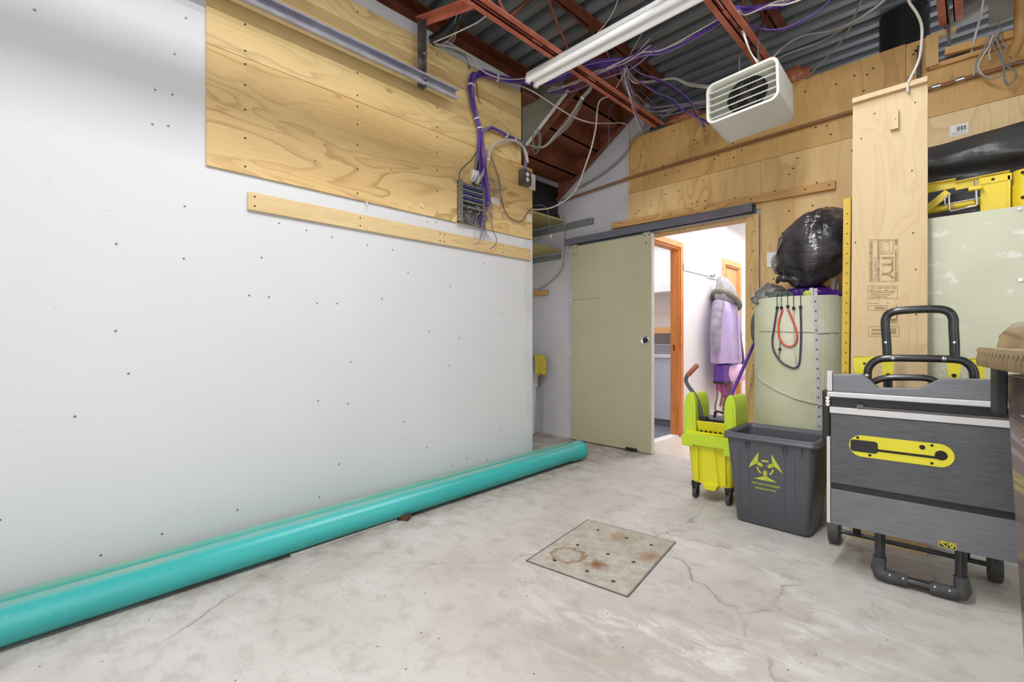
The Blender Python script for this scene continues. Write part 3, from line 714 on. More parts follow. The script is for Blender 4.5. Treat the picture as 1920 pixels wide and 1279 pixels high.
mb = MB(); mb.box(-.12, .13, -.04, .05, hh/2, hh/2+.035); mb.cyl((-.06, 0, hh/2+.03), (-.06, 0, hh/2+.27), .008, 8); mb.cyl((.06, 0, hh/2+.03), (.06, 0, hh/2+.27), .008, 8)
mb.build('hanging_bracket', M['dsteel'], ht, local=True)
# pink insulation tufts over the wall top
def blobmesh(c, r, seed, amp=.35, n=28, fr=3.0):
    mb = MB(); rings = []
    for i in range(n//2+1):
        th = -PI/2+PI*i/(n//2); cc = max(math.cos(th), 1e-3); rg = []
        for k in range(n):
            u = Vector((cc*math.cos(2*PI*k/n), cc*math.sin(2*PI*k/n), math.sin(th)))
            f = 1+amp*noise.noise(u*fr+Vector((seed, 0, 0)))+amp*.4*noise.noise(u*fr*2.7+Vector((0, seed, 0)))
            rg.append(Vector(c)+Vector((u.x*r[0], u.y*r[1], u.z*r[2]))*f)
        rings.append(rg)
    return mb.loft(rings)
for px, py, r, lab in ((1280, 219, (.17, .07, .055), 'pink insulation tuft on wall top, left of the heater'), (1490, 125, (.11, .07, .075), 'pink insulation tuft on wall top, right of the heater')):
    p = atY(px, py, 4.14); p.z = 3.075+r[2]*.8
    tag(blobmesh(p, r, px*.1).build('insulation_tuft', M['insul']), lab, 'insulation', 'insulation tufts on the wall top')
# black duct rising beyond the wall top
mb = MB(); p = atY(1695, 60, 4.5); mb.cyl((p.x, 4.5, 2.8), (p.x, 4.5, 3.50), .145, 36); tag(mb.build('stove_duct', M['ductblack']), 'thick black round duct rising above the back wall', 'duct')

# ---- timber framed opening, upper right
fr_ = thing('timber_frame', 'pine framing around the dark opening at top right', 'frame', (.1, 4.05, 2.83))
for nm, a, b in (('rail', atY(1772, 98, 4.03), atY(1925, 58, 4.03)), ('sill', (-.215, 4.06, 2.845), (.6, 4.06, 2.845))):
    mb = MB(); mb.bar(a, b, .036, .045 if nm == 'rail' else .03); mb.build(nm, M['ledger'], fr_)
mb = MB(); mb.bar((-.20, 4.04, 2.84), (-.20, 4.04, 3.03), .06, .04, (0, 1, 0)); mb.build('stud', M['stud'], fr_)
mb = MB(); mb.box(-.23, -.09, 4.03, 4.075, 3.02, 3.05); mb.build('plate', M['stud'], fr_)
p = atY(1900, 40, 4.0); mb = MB(); mb.box(.055, .22, 4.1, 4.14, 3.02, 3.5); tag(mb.build('drywall_panel', M['plastergrey']), 'grey drywall piece above the timber framing, far right', 'panel')
p = atY(1914, 60, 3.9); mb = MB(); mb.tube([(p.x, 3.9, 3.499), (p.x, 3.9, 2.86), (p.x-.004, 3.93, 2.80), (p.x-.03, 3.98, 2.74)], .027, 12); mb.cyl((p.x, 3.9, 2.93), (p.x, 3.9, 2.95), .03, 12); mb.cyl((p.x, 3.9, 3.18), (p.x, 3.9, 3.2), .03, 12)
tag(mb.build('vertical_pipe', M['copper']), 'tan vertical pipe at the far right of the framed opening', 'pipe')
mb = MB(); a = atY(1781, 40, 4.35); b = atY(1860, -8, 4.35); pts = [a.lerp(b, t/40) for t in range(-6, 47)]
mb.tube(pts, [.068+.005*(i % 2) for i in range(len(pts))], 18); tag(mb.build('flexible_duct', M['duct']), 'ribbed grey flexible duct behind the framed opening', 'duct')
mb = MB(); a = atY(1772, 116, 4.15); b = atY(1830, 116, 4.15); a.z = b.z = 2.8705; mb.cyl(a, b, .05, 20); mb.cyl(a.lerp(b, .25), a.lerp(b, .3), .054, 20); mb.cyl(a.lerp(b, .65), a.lerp(b, .7), .054, 20)
tag(mb.build('foil_duct', M['silverduct']), 'shiny foil wrapped duct low in the dark opening', 'duct')
mb = MB(); a = atY(1775, -10, 4.02); b = atY(1780, 86, 4.02); mb.bar(a, b, .016, .016, (0, 1, 0)); tag(mb.build('steel_strut', M['dsteel']), 'thin grey upright strut right of the last joist', 'strut')
mb = MB(); a = atY(1723, 86, 4.03); b = atY(1723, 155, 4.03); mb.cyl(a, b, .011, 10); tag(mb.build('thin_conduit', M['dsteel']), 'short grey conduit down the plywood behind the leaning board', 'conduit')
# ============================================================ CABLES
def strand(parent, pts, r, mt, name='cable', n=6, seg=6):
    mb = MB(); mb.tube(crv(pts, seg), r, n); return mb.build(name, mt, parent)
def one(name, pts, r, mt, label, cat, seg=8, n=7, group=None):
    mb = MB(); mb.tube(crv(pts, seg), r, n); return tag(mb.build(name, mt), label, cat, group)
def bundle(name, label, cat, path, n, spread, r, mats, ties=(), seed=1, spreads=None):
    rn = random.Random(seed); path = [Vector(p) for p in path]
    t = thing(name, label, cat, tuple(path[0]))
    for k in range(n):
        a = rn.uniform(0, 2*PI); q = math.sqrt(rn.uniform(.05, 1)); pts = []
        for i, p in enumerate(path):
            sp = spreads[i] if spreads else spread
            d = (path[min(i+1, len(path)-1)]-path[max(i-1, 0)]).normalized(); u = d.orthogonal().normalized(); v = d.cross(u)
            aa = a+rn.uniform(-.5, .5)
            pts.append(p+(u*math.cos(aa)+v*math.sin(aa))*sp*q)
        strand(t, pts, r, mats[k % len(mats)])
    for i in ties:
        p = path[i]; d = (path[min(i+1, len(path)-1)]-path[max(i-1, 0)]).normalized(); sp = (spreads[i] if spreads else spread)+r*1.2
        mb = MB(); mb.cyl(p-d*.004, p+d*.004, sp, 14); mb.build('cable_tie', M['tie'], t)
    return t
J = Vector((-1.88, 3.06, 3.17))
wx = lambda px, py, o=.035: atX(px, py, WX+PT+o)
# main purple trunk: from the joists, over the plywood, down to the terminal block
bundle('cable_bundle', 'thick tied purple cable bundle bending down the plywood', 'cables',
       [J, (-2.1, 2.95, 3.19), (-2.35, 2.85, 3.15), atX(995, 153, -2.60), atX(960, 151, -2.63), atX(932, 146, -2.66), wx(905, 138), wx(888, 143), wx(883, 160), wx(884, 180), wx(888, 200), wx(894, 222), wx(899, 240), wx(902, 262, .04), wx(904, 290, .045), wx(906, 325, .045), wx(911, 355, .045), wx(913, 385, .04)],
       16, .02, .0048, [M['purple']]*6+[M['lilac']], ties=(5, 8, 11, 12), seed=3,
       spreads=[.03, .03, .028, .024, .022, .024, .03, .026, .022, .022, .02, .017, .015, .022, .032, .032, .03, .02])
# frayed ends under the trunk
t = thing('frayed_cables', 'frayed thin purple wire ends hanging below the bundle', 'cables', tuple(wx(908, 350)))
rn = random.Random(9)
for k in range(34):
    x0 = 906+rn.uniform(-8, 13); e = 375+rn.uniform(0, 80)
    strand(t, [wx(x0, 345, .03+rn.uniform(0, .02)), wx(x0+rn.uniform(-8, 8), 375, .03), wx(x0+rn.uniform(-10, 10), (375+e)/2, .028), wx(x0+rn.uniform(-13, 13), e, .02)], .0021, [M['lilac'], M['greycable'], M['ribbon'], M['purple']][k % 4], 'wire', 4, 4)
for k in range(9):
    strand(t, [wx(915, 330, .04), wx(924+k, 342, .05), wx(928+1.5*k, 352+2*k, .05), wx(922+k, 362+3*k, .04)], .0014, M['greycable'], 'wire', 4, 4)
one('loose_cable', [wx(903, 395), wx(904, 420), wx(902, 440, .05), wx(897, 455, .05), wx(884, 459, .045)], .0026, M['lilac'], 'thin cable tail curling left over the pine batten', 'cable')
one('loose_cable', [wx(921, 400), wx(924, 430), wx(931, 448, .05), wx(928, 460, .05), wx(918, 467, .045)], .0028, M['bungee'], 'thin dark cable tail hooking over the batten, right one', 'cable')
# grey and lilac branch to the outlet box
bundle('cable_bundle', 'lilac grey cable bundle branching right toward the outlet box', 'cables',
       [wx(903, 262), wx(906, 247), wx(920, 240), wx(935, 246), wx(950, 254), wx(965, 261), wx(978, 270), wx(985, 283), wx(987, 300), wx(984, 318)], 9, .013, .0036, [M['lilac'], M['lilac'], M['greycable'], M['purple']], ties=(4, 5), seed=5)
bundle('cable_bundle', 'white cable bundle arching from the block to the outlet box', 'cables',
       [wx(894, 345, .05), wx(905, 325, .06), wx(915, 300, .06), wx(918, 282, .06), wx(926, 272, .055), wx(945, 264, .05), wx(962, 263, .05), wx(976, 270, .05), wx(986, 285, .05), wx(990, 305, .05)], 7, .012, .0034, [M['whitecable']], ties=(2,), seed=6)
bundle('cable_bundle', 'brown grey cables running straight down to terminal block', 'cables',
       [wx(903, 262, .02), wx(900, 275, .02), wx(897, 300, .02), wx(894, 325, .02), wx(890, 342, .03)], 8, .026, .0045, [M['greycable'], M['ribbon'], M['bungee']], seed=7)
one('loose_cable', [wx(893, 285, .05), wx(884, 300, .05), wx(873, 310, .05), wx(863, 322, .05), wx(860, 336, .045)], .0042, M['bungee'], 'dark cable curving into top of the terminal block', 'cable')
one('loose_cable', [wx(919, 290, .03), wx(925, 305, .03), wx(936, 340, .02), wx(940, 370, .018), wx(948, 398, .02), wx(962, 413, .022), wx(978, 415, .022), wx(987, 402, .022), wx(996, 391, .022)], .0036, M['bungee'], 'dark single cable drooping across the lower plywood', 'cable')
one('loose_cable', [wx(893, 146, .02), wx(895, 170, .015), wx(898, 188, .015), wx(903, 194, .015)], .003, M['ribbon'], 'short brown wire hanging beside the purple bundle', 'cable')
one('loose_cable', [wx(918, 243, .04), wx(926, 230, .04), wx(938, 229, .04), wx(952, 243, .04), wx(960, 253, .035)], .0016, M['ribbon'], 'thin wire arching above the lilac bundle', 'cable')
# white cables along the wall top
bundle('cable_bundle', 'white cables sagging along the wall top to the strip light', 'cables',
       [atX(815, 82, -2.66), atX(838, 86, -2.66), atX(862, 93, -2.66), atX(885, 108, -2.66), atX(900, 128, -2.65), atX(925, 143, -2.64), atX(955, 148, -2.62), atX(990, 146, -2.58)], 3, .008, .004, [M['whitecable'], M['greycable']], seed=8)
one('loose_cable', [atX(812, 80, -2.66), atX(850, 64, -2.5), atX(890, 45, -2.36), atX(925, 28, -2.22), (-2.08, 2.2, 3.115)], .0048, M['whitecable'], 'cream cable stretched from wall top up to first joist', 'cable')
bundle('cable_bundle', 'thin white wires dangling by the black corrugated hose', 'cables',
       [atX(840, 82, -2.64), atX(852, 66, -2.6), atX(856, 40, -2.55), atX(866, 15, -2.48), atX(890, -8, -2.4)], 3, .018, .002, [M['whitecable'], M['greycable']], seed=12)
bundle('cable_bundle', 'dark thin wires fanning out at the plywood top edge', 'cables',
       [atX(835, 86, -2.70), atX(855, 95, -2.70), atX(872, 108, -2.705), atX(882, 128, -2.705)], 5, .016, .0018, [M['blackcable'], M['greycable']], seed=13)
# ceiling trunk going right
bundle('cable_bundle', 'purple cable bundle slung over the lower joist chords toward the right', 'cables',
       [J+Vector((-.1, -.05, -.02)), J+Vector((.15, 0, .0)), atZ(1245, 92, 3.16), atZ(1320, 55, 3.17), (-1.08, 3.06, 3.165), atZ(1400, 18, 3.19), atZ(1450, 8, 3.22), atZ(1500, -14, 3.24), (-.1, 3.0, 3.2), (.5, 3.0, 3.2)], 13, .03, .0045, [M['purple'], M['purple'], M['purple'], M['lilac'], M['whitecable']], seed=15)
bundle('cable_bundle', 'white and purple slack cables between first joist and the junction', 'cables',
       [(-2.5, 2.95, 3.14), (-2.3, 2.98, 3.12), (-2.08, 3.0, 3.125), J+Vector((.05, .0, -.03)), J+Vector((.25, -.02, .02))], 8, .05, .0036, [M['whitecable'], M['purple'], M['lilac']], seed=16)
bundle('cable_bundle', 'purple cables fanning from the junction behind the heater', 'cables',
       [J, atY(1195, 140, 3.3), atY(1230, 158, 3.5), atY(1262, 176, 3.75), atY(1290, 200, 3.93), atY(1325, 235, 4.0)], 7, .03, .0042, [M['purple'], M['purple'], M['lilac']], seed=17, spreads=[.02, .03, .05, .06, .05, .04])
bundle('cable_bundle', 'white cables sagging between junction and left end of heater', 'cables',
       [J+Vector((0, 0, -.03)), atY(1185, 152, 3.3), atY(1220, 152, 3.5), atY(1262, 152, 3.65), atY(1290, 162, 3.7), atY(1330, 168, 3.6)], 4, .03, .004, [M['whitecable']], seed=18)
bundle('cable_bundle', 'tangled grey and white cables drooping under the junction', 'cables',
       [J+Vector((-.02, .02, -.02)), atY(1178, 165, 3.35), atY(1195, 182, 3.6), atY(1215, 198, 3.8), atY(1240, 207, 3.9), atY(1285, 200, 3.95), atY(1335, 190, 3.98)], 9, .045, .0036, [M['greycable'], M['whitecable'], M['lilac']], seed=19, spreads=[.02, .04, .07, .07, .05, .04, .03])
bundle('cable_bundle', 'pale grey cable pair passing down across the plywood corner', 'cables',
       [atY(1270, 203, 3.9), atY(1245, 218, 3.95), atY(1210, 243, 4.0), atY(1190, 256, 4.02), atY(1170, 290, 4.04), atY(1130, 325, 4.05), atY(1085, 352, 4.06)], 3, .012, .0045, [M['greycable']], seed=20)
bundle('cable_bundle', 'lilac wires hanging in a narrow loop beneath the junction', 'cables',
       [J+Vector((0, .02, -.03)), atY(1176, 158, 3.2), atY(1182, 178, 3.25), atY(1188, 200, 3.35), atY(1196, 225, 3.5), atY(1206, 248, 3.7)], 4, .02, .0028, [M['lilac'], M['whitecable']], seed=21)
# hanging coil beside the outlet
t = thing('wire_coil', 'messy grey wire coil hanging beside the plywood edge', 'cables', tuple(atY(1010, 270, 3.02)))
rn = random.Random(4)
for k in range(7):
    c = atY(1006+rn.uniform(-3, 5), 264+rn.uniform(-6, 6), 3.02+.008*k); pts = []
    for i in range(12):
        a = 2*PI*i/12; pts.append(c+Vector((.03*math.cos(a)-.02*math.sin(a), .01*math.cos(a), (.075+.02*rn.random())*math.sin(a)+.04*math.cos(a))))
    mb = MB(); mb.tube(pts, .0022, 5, closed=True); mb.build('wire', M['greycable'], t)
bundle('cable_bundle', 'grey wire bundle swooping from the coil up to the joist', 'cables',
       [atY(995, 272, 3.02), atY(1012, 276, 3.02), atY(1024, 272, 3.03), atY(1042, 254, 3.05), atY(1062, 232, 3.06), atY(1078, 208, 3.06), atY(1092, 183, 3.05), atY(1105, 168, 3.03), (-2.13, 3.04, 3.13)], 8, .016, .003, [M['greycable'], M['greycable'], M['whitecable']], ties=(6,), seed=22, spreads=[.015, .012, .012, .02, .03, .026, .015, .015, .015])
# long white cables
one('loose_cable', [atY(962, 155, 2.72), atY(1000, 172, 2.9), atY(1040, 198, 3.05), atY(1075, 219, 3.2), atY(1108, 230, 3.4), atY(1140, 231, 3.7), atY(1168, 231, 3.95), atY(1177, 240, 4.03), atY(1178, 262, 4.05), atY(1178, 330, 4.065)], .0065, M['whitecable'], 'thick white cable running across beneath the staircase', 'cable')
one('loose_cable', [(-2.09, 3.3, 3.09), atY(1124, 190, 3.35), atY(1117, 240, 3.35), atY(1108, 280, 3.35), atY(1095, 318, 3.4), atY(1083, 350, 3.45), atY(1065, 372, 3.5), atY(1035, 389, 3.5), atY(1008, 393, 3.45), atY(990, 392, 3.4)], .007, M['whitecable'], 'white cable hanging from the joist in a long curve to the shelf', 'cable')
one('loose_cable', [(-2.02, 3.5, 3.09), atY(1145, 200, 3.7), atY(1142, 272, 3.75)], .0022, M['lilac'], 'thin wire hanging straight in front of the stairs', 'cable')
one('loose_cable', [(-1.62, 3.0, 3.34), atY(1183, 100, 3.06), atY(1175, 128, 3.06), atY(1155, 165, 3.0)], .0022, M['whitecable'], 'thin white wire tying cables at the junction', 'cable')
one('loose_cable', [atY(1160, -5, 2.4), atY(1150, 22, 2.45), atY(1135, 45, 2.5), atY(1120, 62, 2.52)], .002, M['whitecable'], 'thin white wire draped over top of the strip light', 'cable')
bundle('cable_bundle', 'white cable pair dropping from the joist onto the heater', 'cables',
       [atY(1358, -6, 3.1), atY(1372, 15, 3.12), atY(1388, 45, 3.15), atY(1398, 75, 3.18), atY(1408, 98, 3.2), atY(1420, 117, 3.22)], 2, .008, .005, [M['whitecable']], seed=25)
one('flexible_conduit', [atY(1444, 113, 3.4), atY(1462, 95, 3.5), atY(1480, 80, 3.6), atY(1510, 66, 3.65), atY(1560, 58, 3.6), atY(1600, 42, 3.5), atY(1650, 8, 3.4), atY(1672, -14, 3.35)], .0075, M['greycable'], 'grey flexible conduit looping from heater to upper right', 'conduit')
one('flexible_conduit', [atY(1452, 112, 3.5), atY(1490, 96, 3.7), atY(1540, 78, 3.75), atY(1590, 48, 3.6), atY(1640, 16, 3.45), atY(1668, -10, 3.4)], .0065, M['greycable'], 'second grey conduit running from heater, lower of the two', 'conduit')
one('loose_cable', [atY(1618, -8, 3.6), atY(1602, 32, 3.7), atY(1588, 62, 3.8), atY(1565, 92, 3.9), atY(1530, 128, 4.0), atY(1513, 146, 4.05), atY(1520, 146, 4.09), atY(1560, 130, 4.1), atY(1585, 126, 4.12)], .006, M['greycable'], 'grey cable hanging to the wall top in a sharp bend', 'cable')
one('loose_cable', [atY(1488, 145, 3.6), atY(1500, 142, 3.8), atY(1512, 147, 4.0)], .005, M['greycable'], 'short grey cable behind right side of the heater', 'cable')
bundle('cable_bundle', 'loose purple cables sagging in a curve right of the heater', 'cables',
       [(-1.08, 3.4, 3.15), atY(1400, 45, 3.35), atY(1440, 54, 3.4), atY(1480, 48, 3.4), atY(1530, 22, 3.35), atY(1560, -6, 3.3)], 3, .012, .0036, [M['purple'], M['lilac']], seed=27)
one('loose_cable', [atY(1440, 10, 3.2), atY(1470, 9, 3.2), atY(1500, 0, 3.2), atY(1512, -8, 3.2)], .005, M['whitecable'], 'short white cable under the purple ceiling bundle', 'cable')
one('loose_cable', [atY(1700, -12, 3.0), atY(1706, 6, 3.05), atY(1719, 25, 3.1), atY(1728, 48, 3.15), atY(1728, 78, 3.18), atY(1723, 112, 3.2), atY(1708, 145, 3.2), atY(1702, 158, 3.2), atY(1702, 172, 3.2)], .0062, M['whitecable'], 'white cable swinging down to top of the leaning board', 'cable')
bundle('cable_bundle', 'white cable dropping into the dark framed opening', 'cables',
       [atY(1846, -8, 3.98), atY(1838, 35, 4.0), atY(1828, 72, 4.0), atY(1822, 100, 4.06), atY(1817, 120, 4.1)], 2, .005, .006, [M['whitecable']], seed=28)
t = thing('cable_coil', 'loose grey cable loops hung on the timber rail, upper right', 'cables', tuple(atY(1866, 62, 3.98)))
for k, pl in enumerate(([(1855, 66), (1848, 85), (1834, 110), (1830, 130), (1848, 145), (1866, 146), (1878, 141)], [(1862, 66), (1852, 90), (1838, 112), (1834, 128), (1846, 143), (1862, 146)], [(1858, 66), (1862, 86), (1874, 105), (1882, 122), (1884, 145), (1889, 158), (1900, 152), (1906, 138), (1898, 130), (1886, 123)], [(1864, 68), (1876, 92), (1882, 118), (1882, 140), (1886, 157), (1892, 159)], [(1868, 64), (1860, 82), (1854, 100), (1857, 112)], [(1875, 60), (1868, 74), (1855, 90), (1838, 112), (1834, 126)], [(1876, 58), (1880, 80), (1890, 95), (1896, 118)], [(1872, 62), (1884, 84), (1900, 95), (1912, 104)], [(1884, 122), (1900, 120), (1922, 115)], [(1876, 56), (1873, 40), (1876, 25)], [(1840, 114), (1826, 120), (1826, 142)])):
    strand(t, [atY(x, y, 3.97+.004*k) for x, y in pl], .0048 if k < 4 else .0036, [M['greycable'], M['whitecable'], M['sage']][k % 3])

# ---- terminal block on the plywood
tb = thing('terminal_block', 'open grey telephone terminal block crammed with wires', 'terminal block', tuple(wx(876, 400, 0)))
c0 = wx(858, 337, 0); Y0 = wx(857, 380, 0).y; Y1 = wx(900, 380, 0).y; z1 = wx(880, 345, .0).z; z0 = wx(880, 422, .0).z
mb = MB(); xb = WX+PT; mb.box(xb, xb+.06, Y0, Y0+.008, z0, z1); mb.box(xb, xb+.004, Y0, Y1, z0, z1); mb.box(xb, xb+.06, Y1-.006, Y1, z0, z1-.02); mb.box(xb, xb+.02, Y0, Y1, z0, z0+.008); mb.build('housing', M['blockgrey'], tb)
H_ = z1-z0
for k in range(5):
    mb = MB(); za = z1-.025-k*H_*.13; mb.box(xb+.004, xb+.05, Y0+.01, Y1-.008, za-.014, za); mb.build('terminal_strip', M['blockgrey'], tb)
    if k < 3: mb = MB(); mb.box(xb+.03, xb+.045, Y0+.012, Y1-.01, za-.030, za-.016); mb.build('wire_row', M['blue'], tb)
rn = random.Random(31)
for k in range(14):
    ya = rn.uniform(Y0+.015, Y1-.02); zz = z0+H_*rn.uniform(.06, .42)
    strand(tb, [(xb+.02, ya, zz), (xb+.05, ya+rn.uniform(-.02, .02), zz+rn.uniform(-.02, .03)), (xb+.045, ya+rn.uniform(-.04, .04), zz-.03), (xb+.02, ya+rn.uniform(-.03, .03), zz-.02)], .003, [M['greycable'], M['ribbon'], M['blackcable'], M['blue']][k % 4], 'wire', 5, 4)
mb = MB(); p = wx(889, 331, .0); mb.box(xb, xb+.03, p.y-.03, p.y+.03, p.z-.05, p.z+.04); tag(mb.build('junction_cover', M['white'], bevel=.003), 'small white cover tucked above the terminal block', 'cover')
p = wx(929, 377, 0); mb = MB(); mb.box(xb, xb+.0015, p.y-.05, p.y+.04, p.z-.03, p.z+.025); tag(mb.build('paper_tag', M['paper']), 'small white paper patch on plywood right of frayed wires', 'label')
# outlet boxes at the plywood edge
ob = thing('outlet_box', 'grey metal box with white duplex outlet at plywood edge', 'outlet', tuple(wx(981, 336, 0)))
p = wx(980, 335, .0); mb = MB(); mb.box(xb, xb+.055, p.y-.055, p.y+.05, p.z-.065, p.z+.06); mb.build('box', M['dsteel'], ob, bevel=.003)
for dz in (-.022, .022):
    mb = MB(); mb.cyl((xb+.0555, p.y+.0, p.z+dz), (xb+.060, p.y+.0, p.z+dz), .017, 16); mb.build('receptacle', M['white'], ob)
mb = MB(); mb.box(xb+.01, xb+.02, p.y+.06, p.y+.14, p.z-.075, p.z+.06); mb.box(xb+.02, xb+.028, p.y+.092, p.y+.105, p.z-.01, p.z+.02); tag(mb.build('switch_plate', M['beige'], bevel=.003), 'beige cover plate beside the duplex outlet box', 'plate')
p = wx(992, 410, 0); mb = MB(); mb.box(xb, xb+.02, p.y-.035, p.y+.02, p.z-.035, p.z+.03); tag(mb.build('wall_jack', M['beige'], bevel=.003), 'small beige jack box at right plywood edge', 'jack')

# ============================================================ ALCOVE
def shelf(xe, z, label, y0):
    t = thing('wall_shelf', label, 'shelf', (xe-.4, 3.9, z))
    mb = MB(); mb.box(-4.28, xe, y0, BY-.001, z, z+.02); mb.build('board', M['shelfply'], t)
    return t
s1 = shelf(-3.225, 2.392, 'upper plywood shelf in alcove carrying the black case', 3.2)
mb = MB(); mb.box(-4.28, -2.86, BY-.028, BY-.001, 2.305, 2.37); screws(mb, [(-2.9, BY-.029, 2.345)], (0, -1, 0), .006); mb.build('support_channel', [M['sage'], M['darkhole']], s1)
s2 = shelf(-3.29, 2.072, 'lower plywood shelf in alcove with chipped front edge', 3.15)
mb = MB(); mb.box(-4.28, -3.30, BY-.028, BY-.001, 1.99, 2.05); screws(mb, [(-3.34, BY-.029, 2.03), (-3.42, BY-.029, 2.02)], (0, -1, 0), .006); mb.build('support_channel', [M['sage'], M['darkhole']], s2)
mb = MB(); mb.prism([(-3.55, 2.092), (-3.31, 2.092), (-3.34, 2.112), (-3.4, 2.104), (-3.46, 2.116), (-3.55, 2.11)], 'y', 3.95, 4.05); tag(mb.build('wood_scrap', M['beige']), 'ragged wood scrap lying on the lower alcove shelf', 'scrap')
mb = MB(); mb.box(-4.2, -3.335, 3.3, BY-.012, 2.4135, 2.80); tag(mb.build('black_case', M['black'], bevel=.006), 'large black case standing on the upper alcove shelf', 'case')
mb = MB(); p = atY(1056, 405, 3.95); mb.lathe([(.001, 0), (.022, 0), (.024, .03), (.001, .05)], (-3.245, 3.95, 2.412), 12); tag(mb.build('cable_plug', M['black']), 'small black plug at end of upper alcove shelf', 'plug')
one('loose_cable', [atY(1058, 415, 4.0), atY(1059, 440, 4.03), atY(1058, 470, 4.03), atY(1054, 500, 4.04), atY(1040, 520, 4.05), atY(1015, 540, 4.05), atY(1000, 543, 4.04)], .006, M['greycable'], 'grey hose from upper shelf down to small wooden block', 'hose')
mb = MB(); mb.box(-3.75, -3.485, BY-.03, BY-.001, 1.60, 1.655); screws(mb, [(-3.55, BY-.031, 1.63)], (0, -1, 0), .004); tag(mb.build('wooden_block', [M['ledger'], M['darkhole']], bevel=.002), 'short brown wooden block on the alcove wall below shelves', 'block')
t = thing('hanging_plug_lead', 'thin purple lead with white plug hanging over upper shelf', 'cable', (-3.3, 3.6, 2.5))
strand(t, [atY(1000, 387, 3.55), atY(1012, 384, 3.57), atY(1024, 390, 3.6), atY(1029, 405, 3.6), atY(1030, 425, 3.6), atY(1033, 440, 3.6)], .0032, M['lilac'], 'lead'); mb = MB(); a = atY(1033, 440, 3.6); mb.cyl(a, a-Vector((0, 0, .03)), .008, 10); mb.build('plug', M['white'], t)
# utility sink with its cloth
sk = thing('utility_sink', 'white utility sink standing in the alcove behind the wall', 'sink', (-3.84, 3.79, 0))
mb = MB(); A = rrect(.62, .5, .04); cxs, cys = -3.84, 3.79
def rg(sx, z, dx=0): return [Vector((cxs+a*sx+dx, cys+b*sx, z)) for a, b in A]
mb.loft([rg(.80, .62), rg(.93, .68), rg(.97, .88), rg(1.02, .88), rg(1.02, .905), rg(.93, .905), rg(.86, .68), rg(.2, .65)], caps=(True, True)); mb.build('basin', M['white'], sk)
for sx in (-1, 1):
    for sy in (-1, 1):
        mb = MB(); x = cxs+sx*.215; y = cys+sy*.17
        mb.loft([[Vector((x+a*r_, y+b*r_, z)) for a, b in ((-1, -1), (1, -1), (1, 1), (-1, 1))] for r_, z in ((.016, 0), (.028, .54), (.04, .545), (.045, .64))], smooth=False); mb.build('leg', M['white'], sk)
mb = MB()
def cloth(u, v):
    fold = .012*math.sin(u*9)+.006*math.sin(u*21+v*4)
    d = v*.26
    if d < .05: return Vector((-3.575+d*1.4, 3.83+u*.19-.02*v, .914))
    return Vector((-3.500+.05*v+fold*.6, 3.83+u*.19-.02*v+.02*math.sin(v*3), .914-(d-.05)*(1+.1*u)))
mb.grid(cloth, 16, 14); tag(mb.build('cleaning_cloth', M['rag'], solid=.004), 'yellow cleaning cloth draped over the sink rim', 'cloth')

# ============================================================ SLIDING DOOR
dr = thing('sliding_door', 'putty painted sliding door panel hung from steel rail', 'door', (-2.62, 4.02, 0))
mb = MB(); mb.box(-3.10, -2.152, 4.0, 4.045, .012, 2.085); mb.build('panel', M['door'], dr, bevel=.003)
mb = MB(); mb.box(-2.152, -2.146, 4.001, 4.044, .012, 2.085); mb.build('edge_strip', M['dooredge'], dr)
for x0 in (-3.085, -2.235):
    mb = MB(); mb.box(x0, x0+.075, 3.996, 4.0, 1.985, 2.10); screws(mb, [(x0+.015, 3.9955, 2.07), (x0+.06, 3.9955, 2.07), (x0+.03, 3.9955, 2.0)], (0, -1, 0), .007); mb.build('hanger_plate', [M['door'], M['darkhole']], dr)
mb = MB(); c = Vector((-2.215, 3.999, 1.075)); mb.lathe([(.022, 0), (.036, -.002), (.040, -.006), (.044, 0)], c, 24, axis='y'); mb.build('pull_ring', M['chrome'], dr)
mb = MB(); mb.disc((-2.215, 3.998, 1.075), .026, (0, -1, 0), 20); mb.build('keyhole', M['darkhole'], dr)
for z in (.36, .34, 1.55, 1.50, .92, .97):
    mb = MB(); mb.box(-3.112, -3.10, 4.005, 4.03, z, z+.028); mb.build('edge_screw', M['white'], dr)
mb = MB(); mb.box(-2.42, -2.30, 3.982, 4.0, .012, .035); mb.build('floor_guide', M['black'], dr)
mb = MB(); mb.box(-3.08, -2.72, 3.9990, 4.0, 1.508, 1.512); mb.build('scratch', M['dsteel'], dr)
rl = thing('door_rail', 'dark steel sliding rail above the doorway', 'rail', (-2.2, 4.0, 2.1))
mb = MB(); mb.box(-3.165, -1.262, 3.965, 3.97, 2.105, 2.172); mb.box(-3.165, -1.262, 3.97, BY-PT, 2.167, 2.172); mb.box(-3.165, -1.262, 3.97, 3.985, 2.105, 2.109); mb.box(-3.165, -1.262, 4.058, BY-PT, 2.112, 2.172); mb.build('channel', M['rail'], rl)

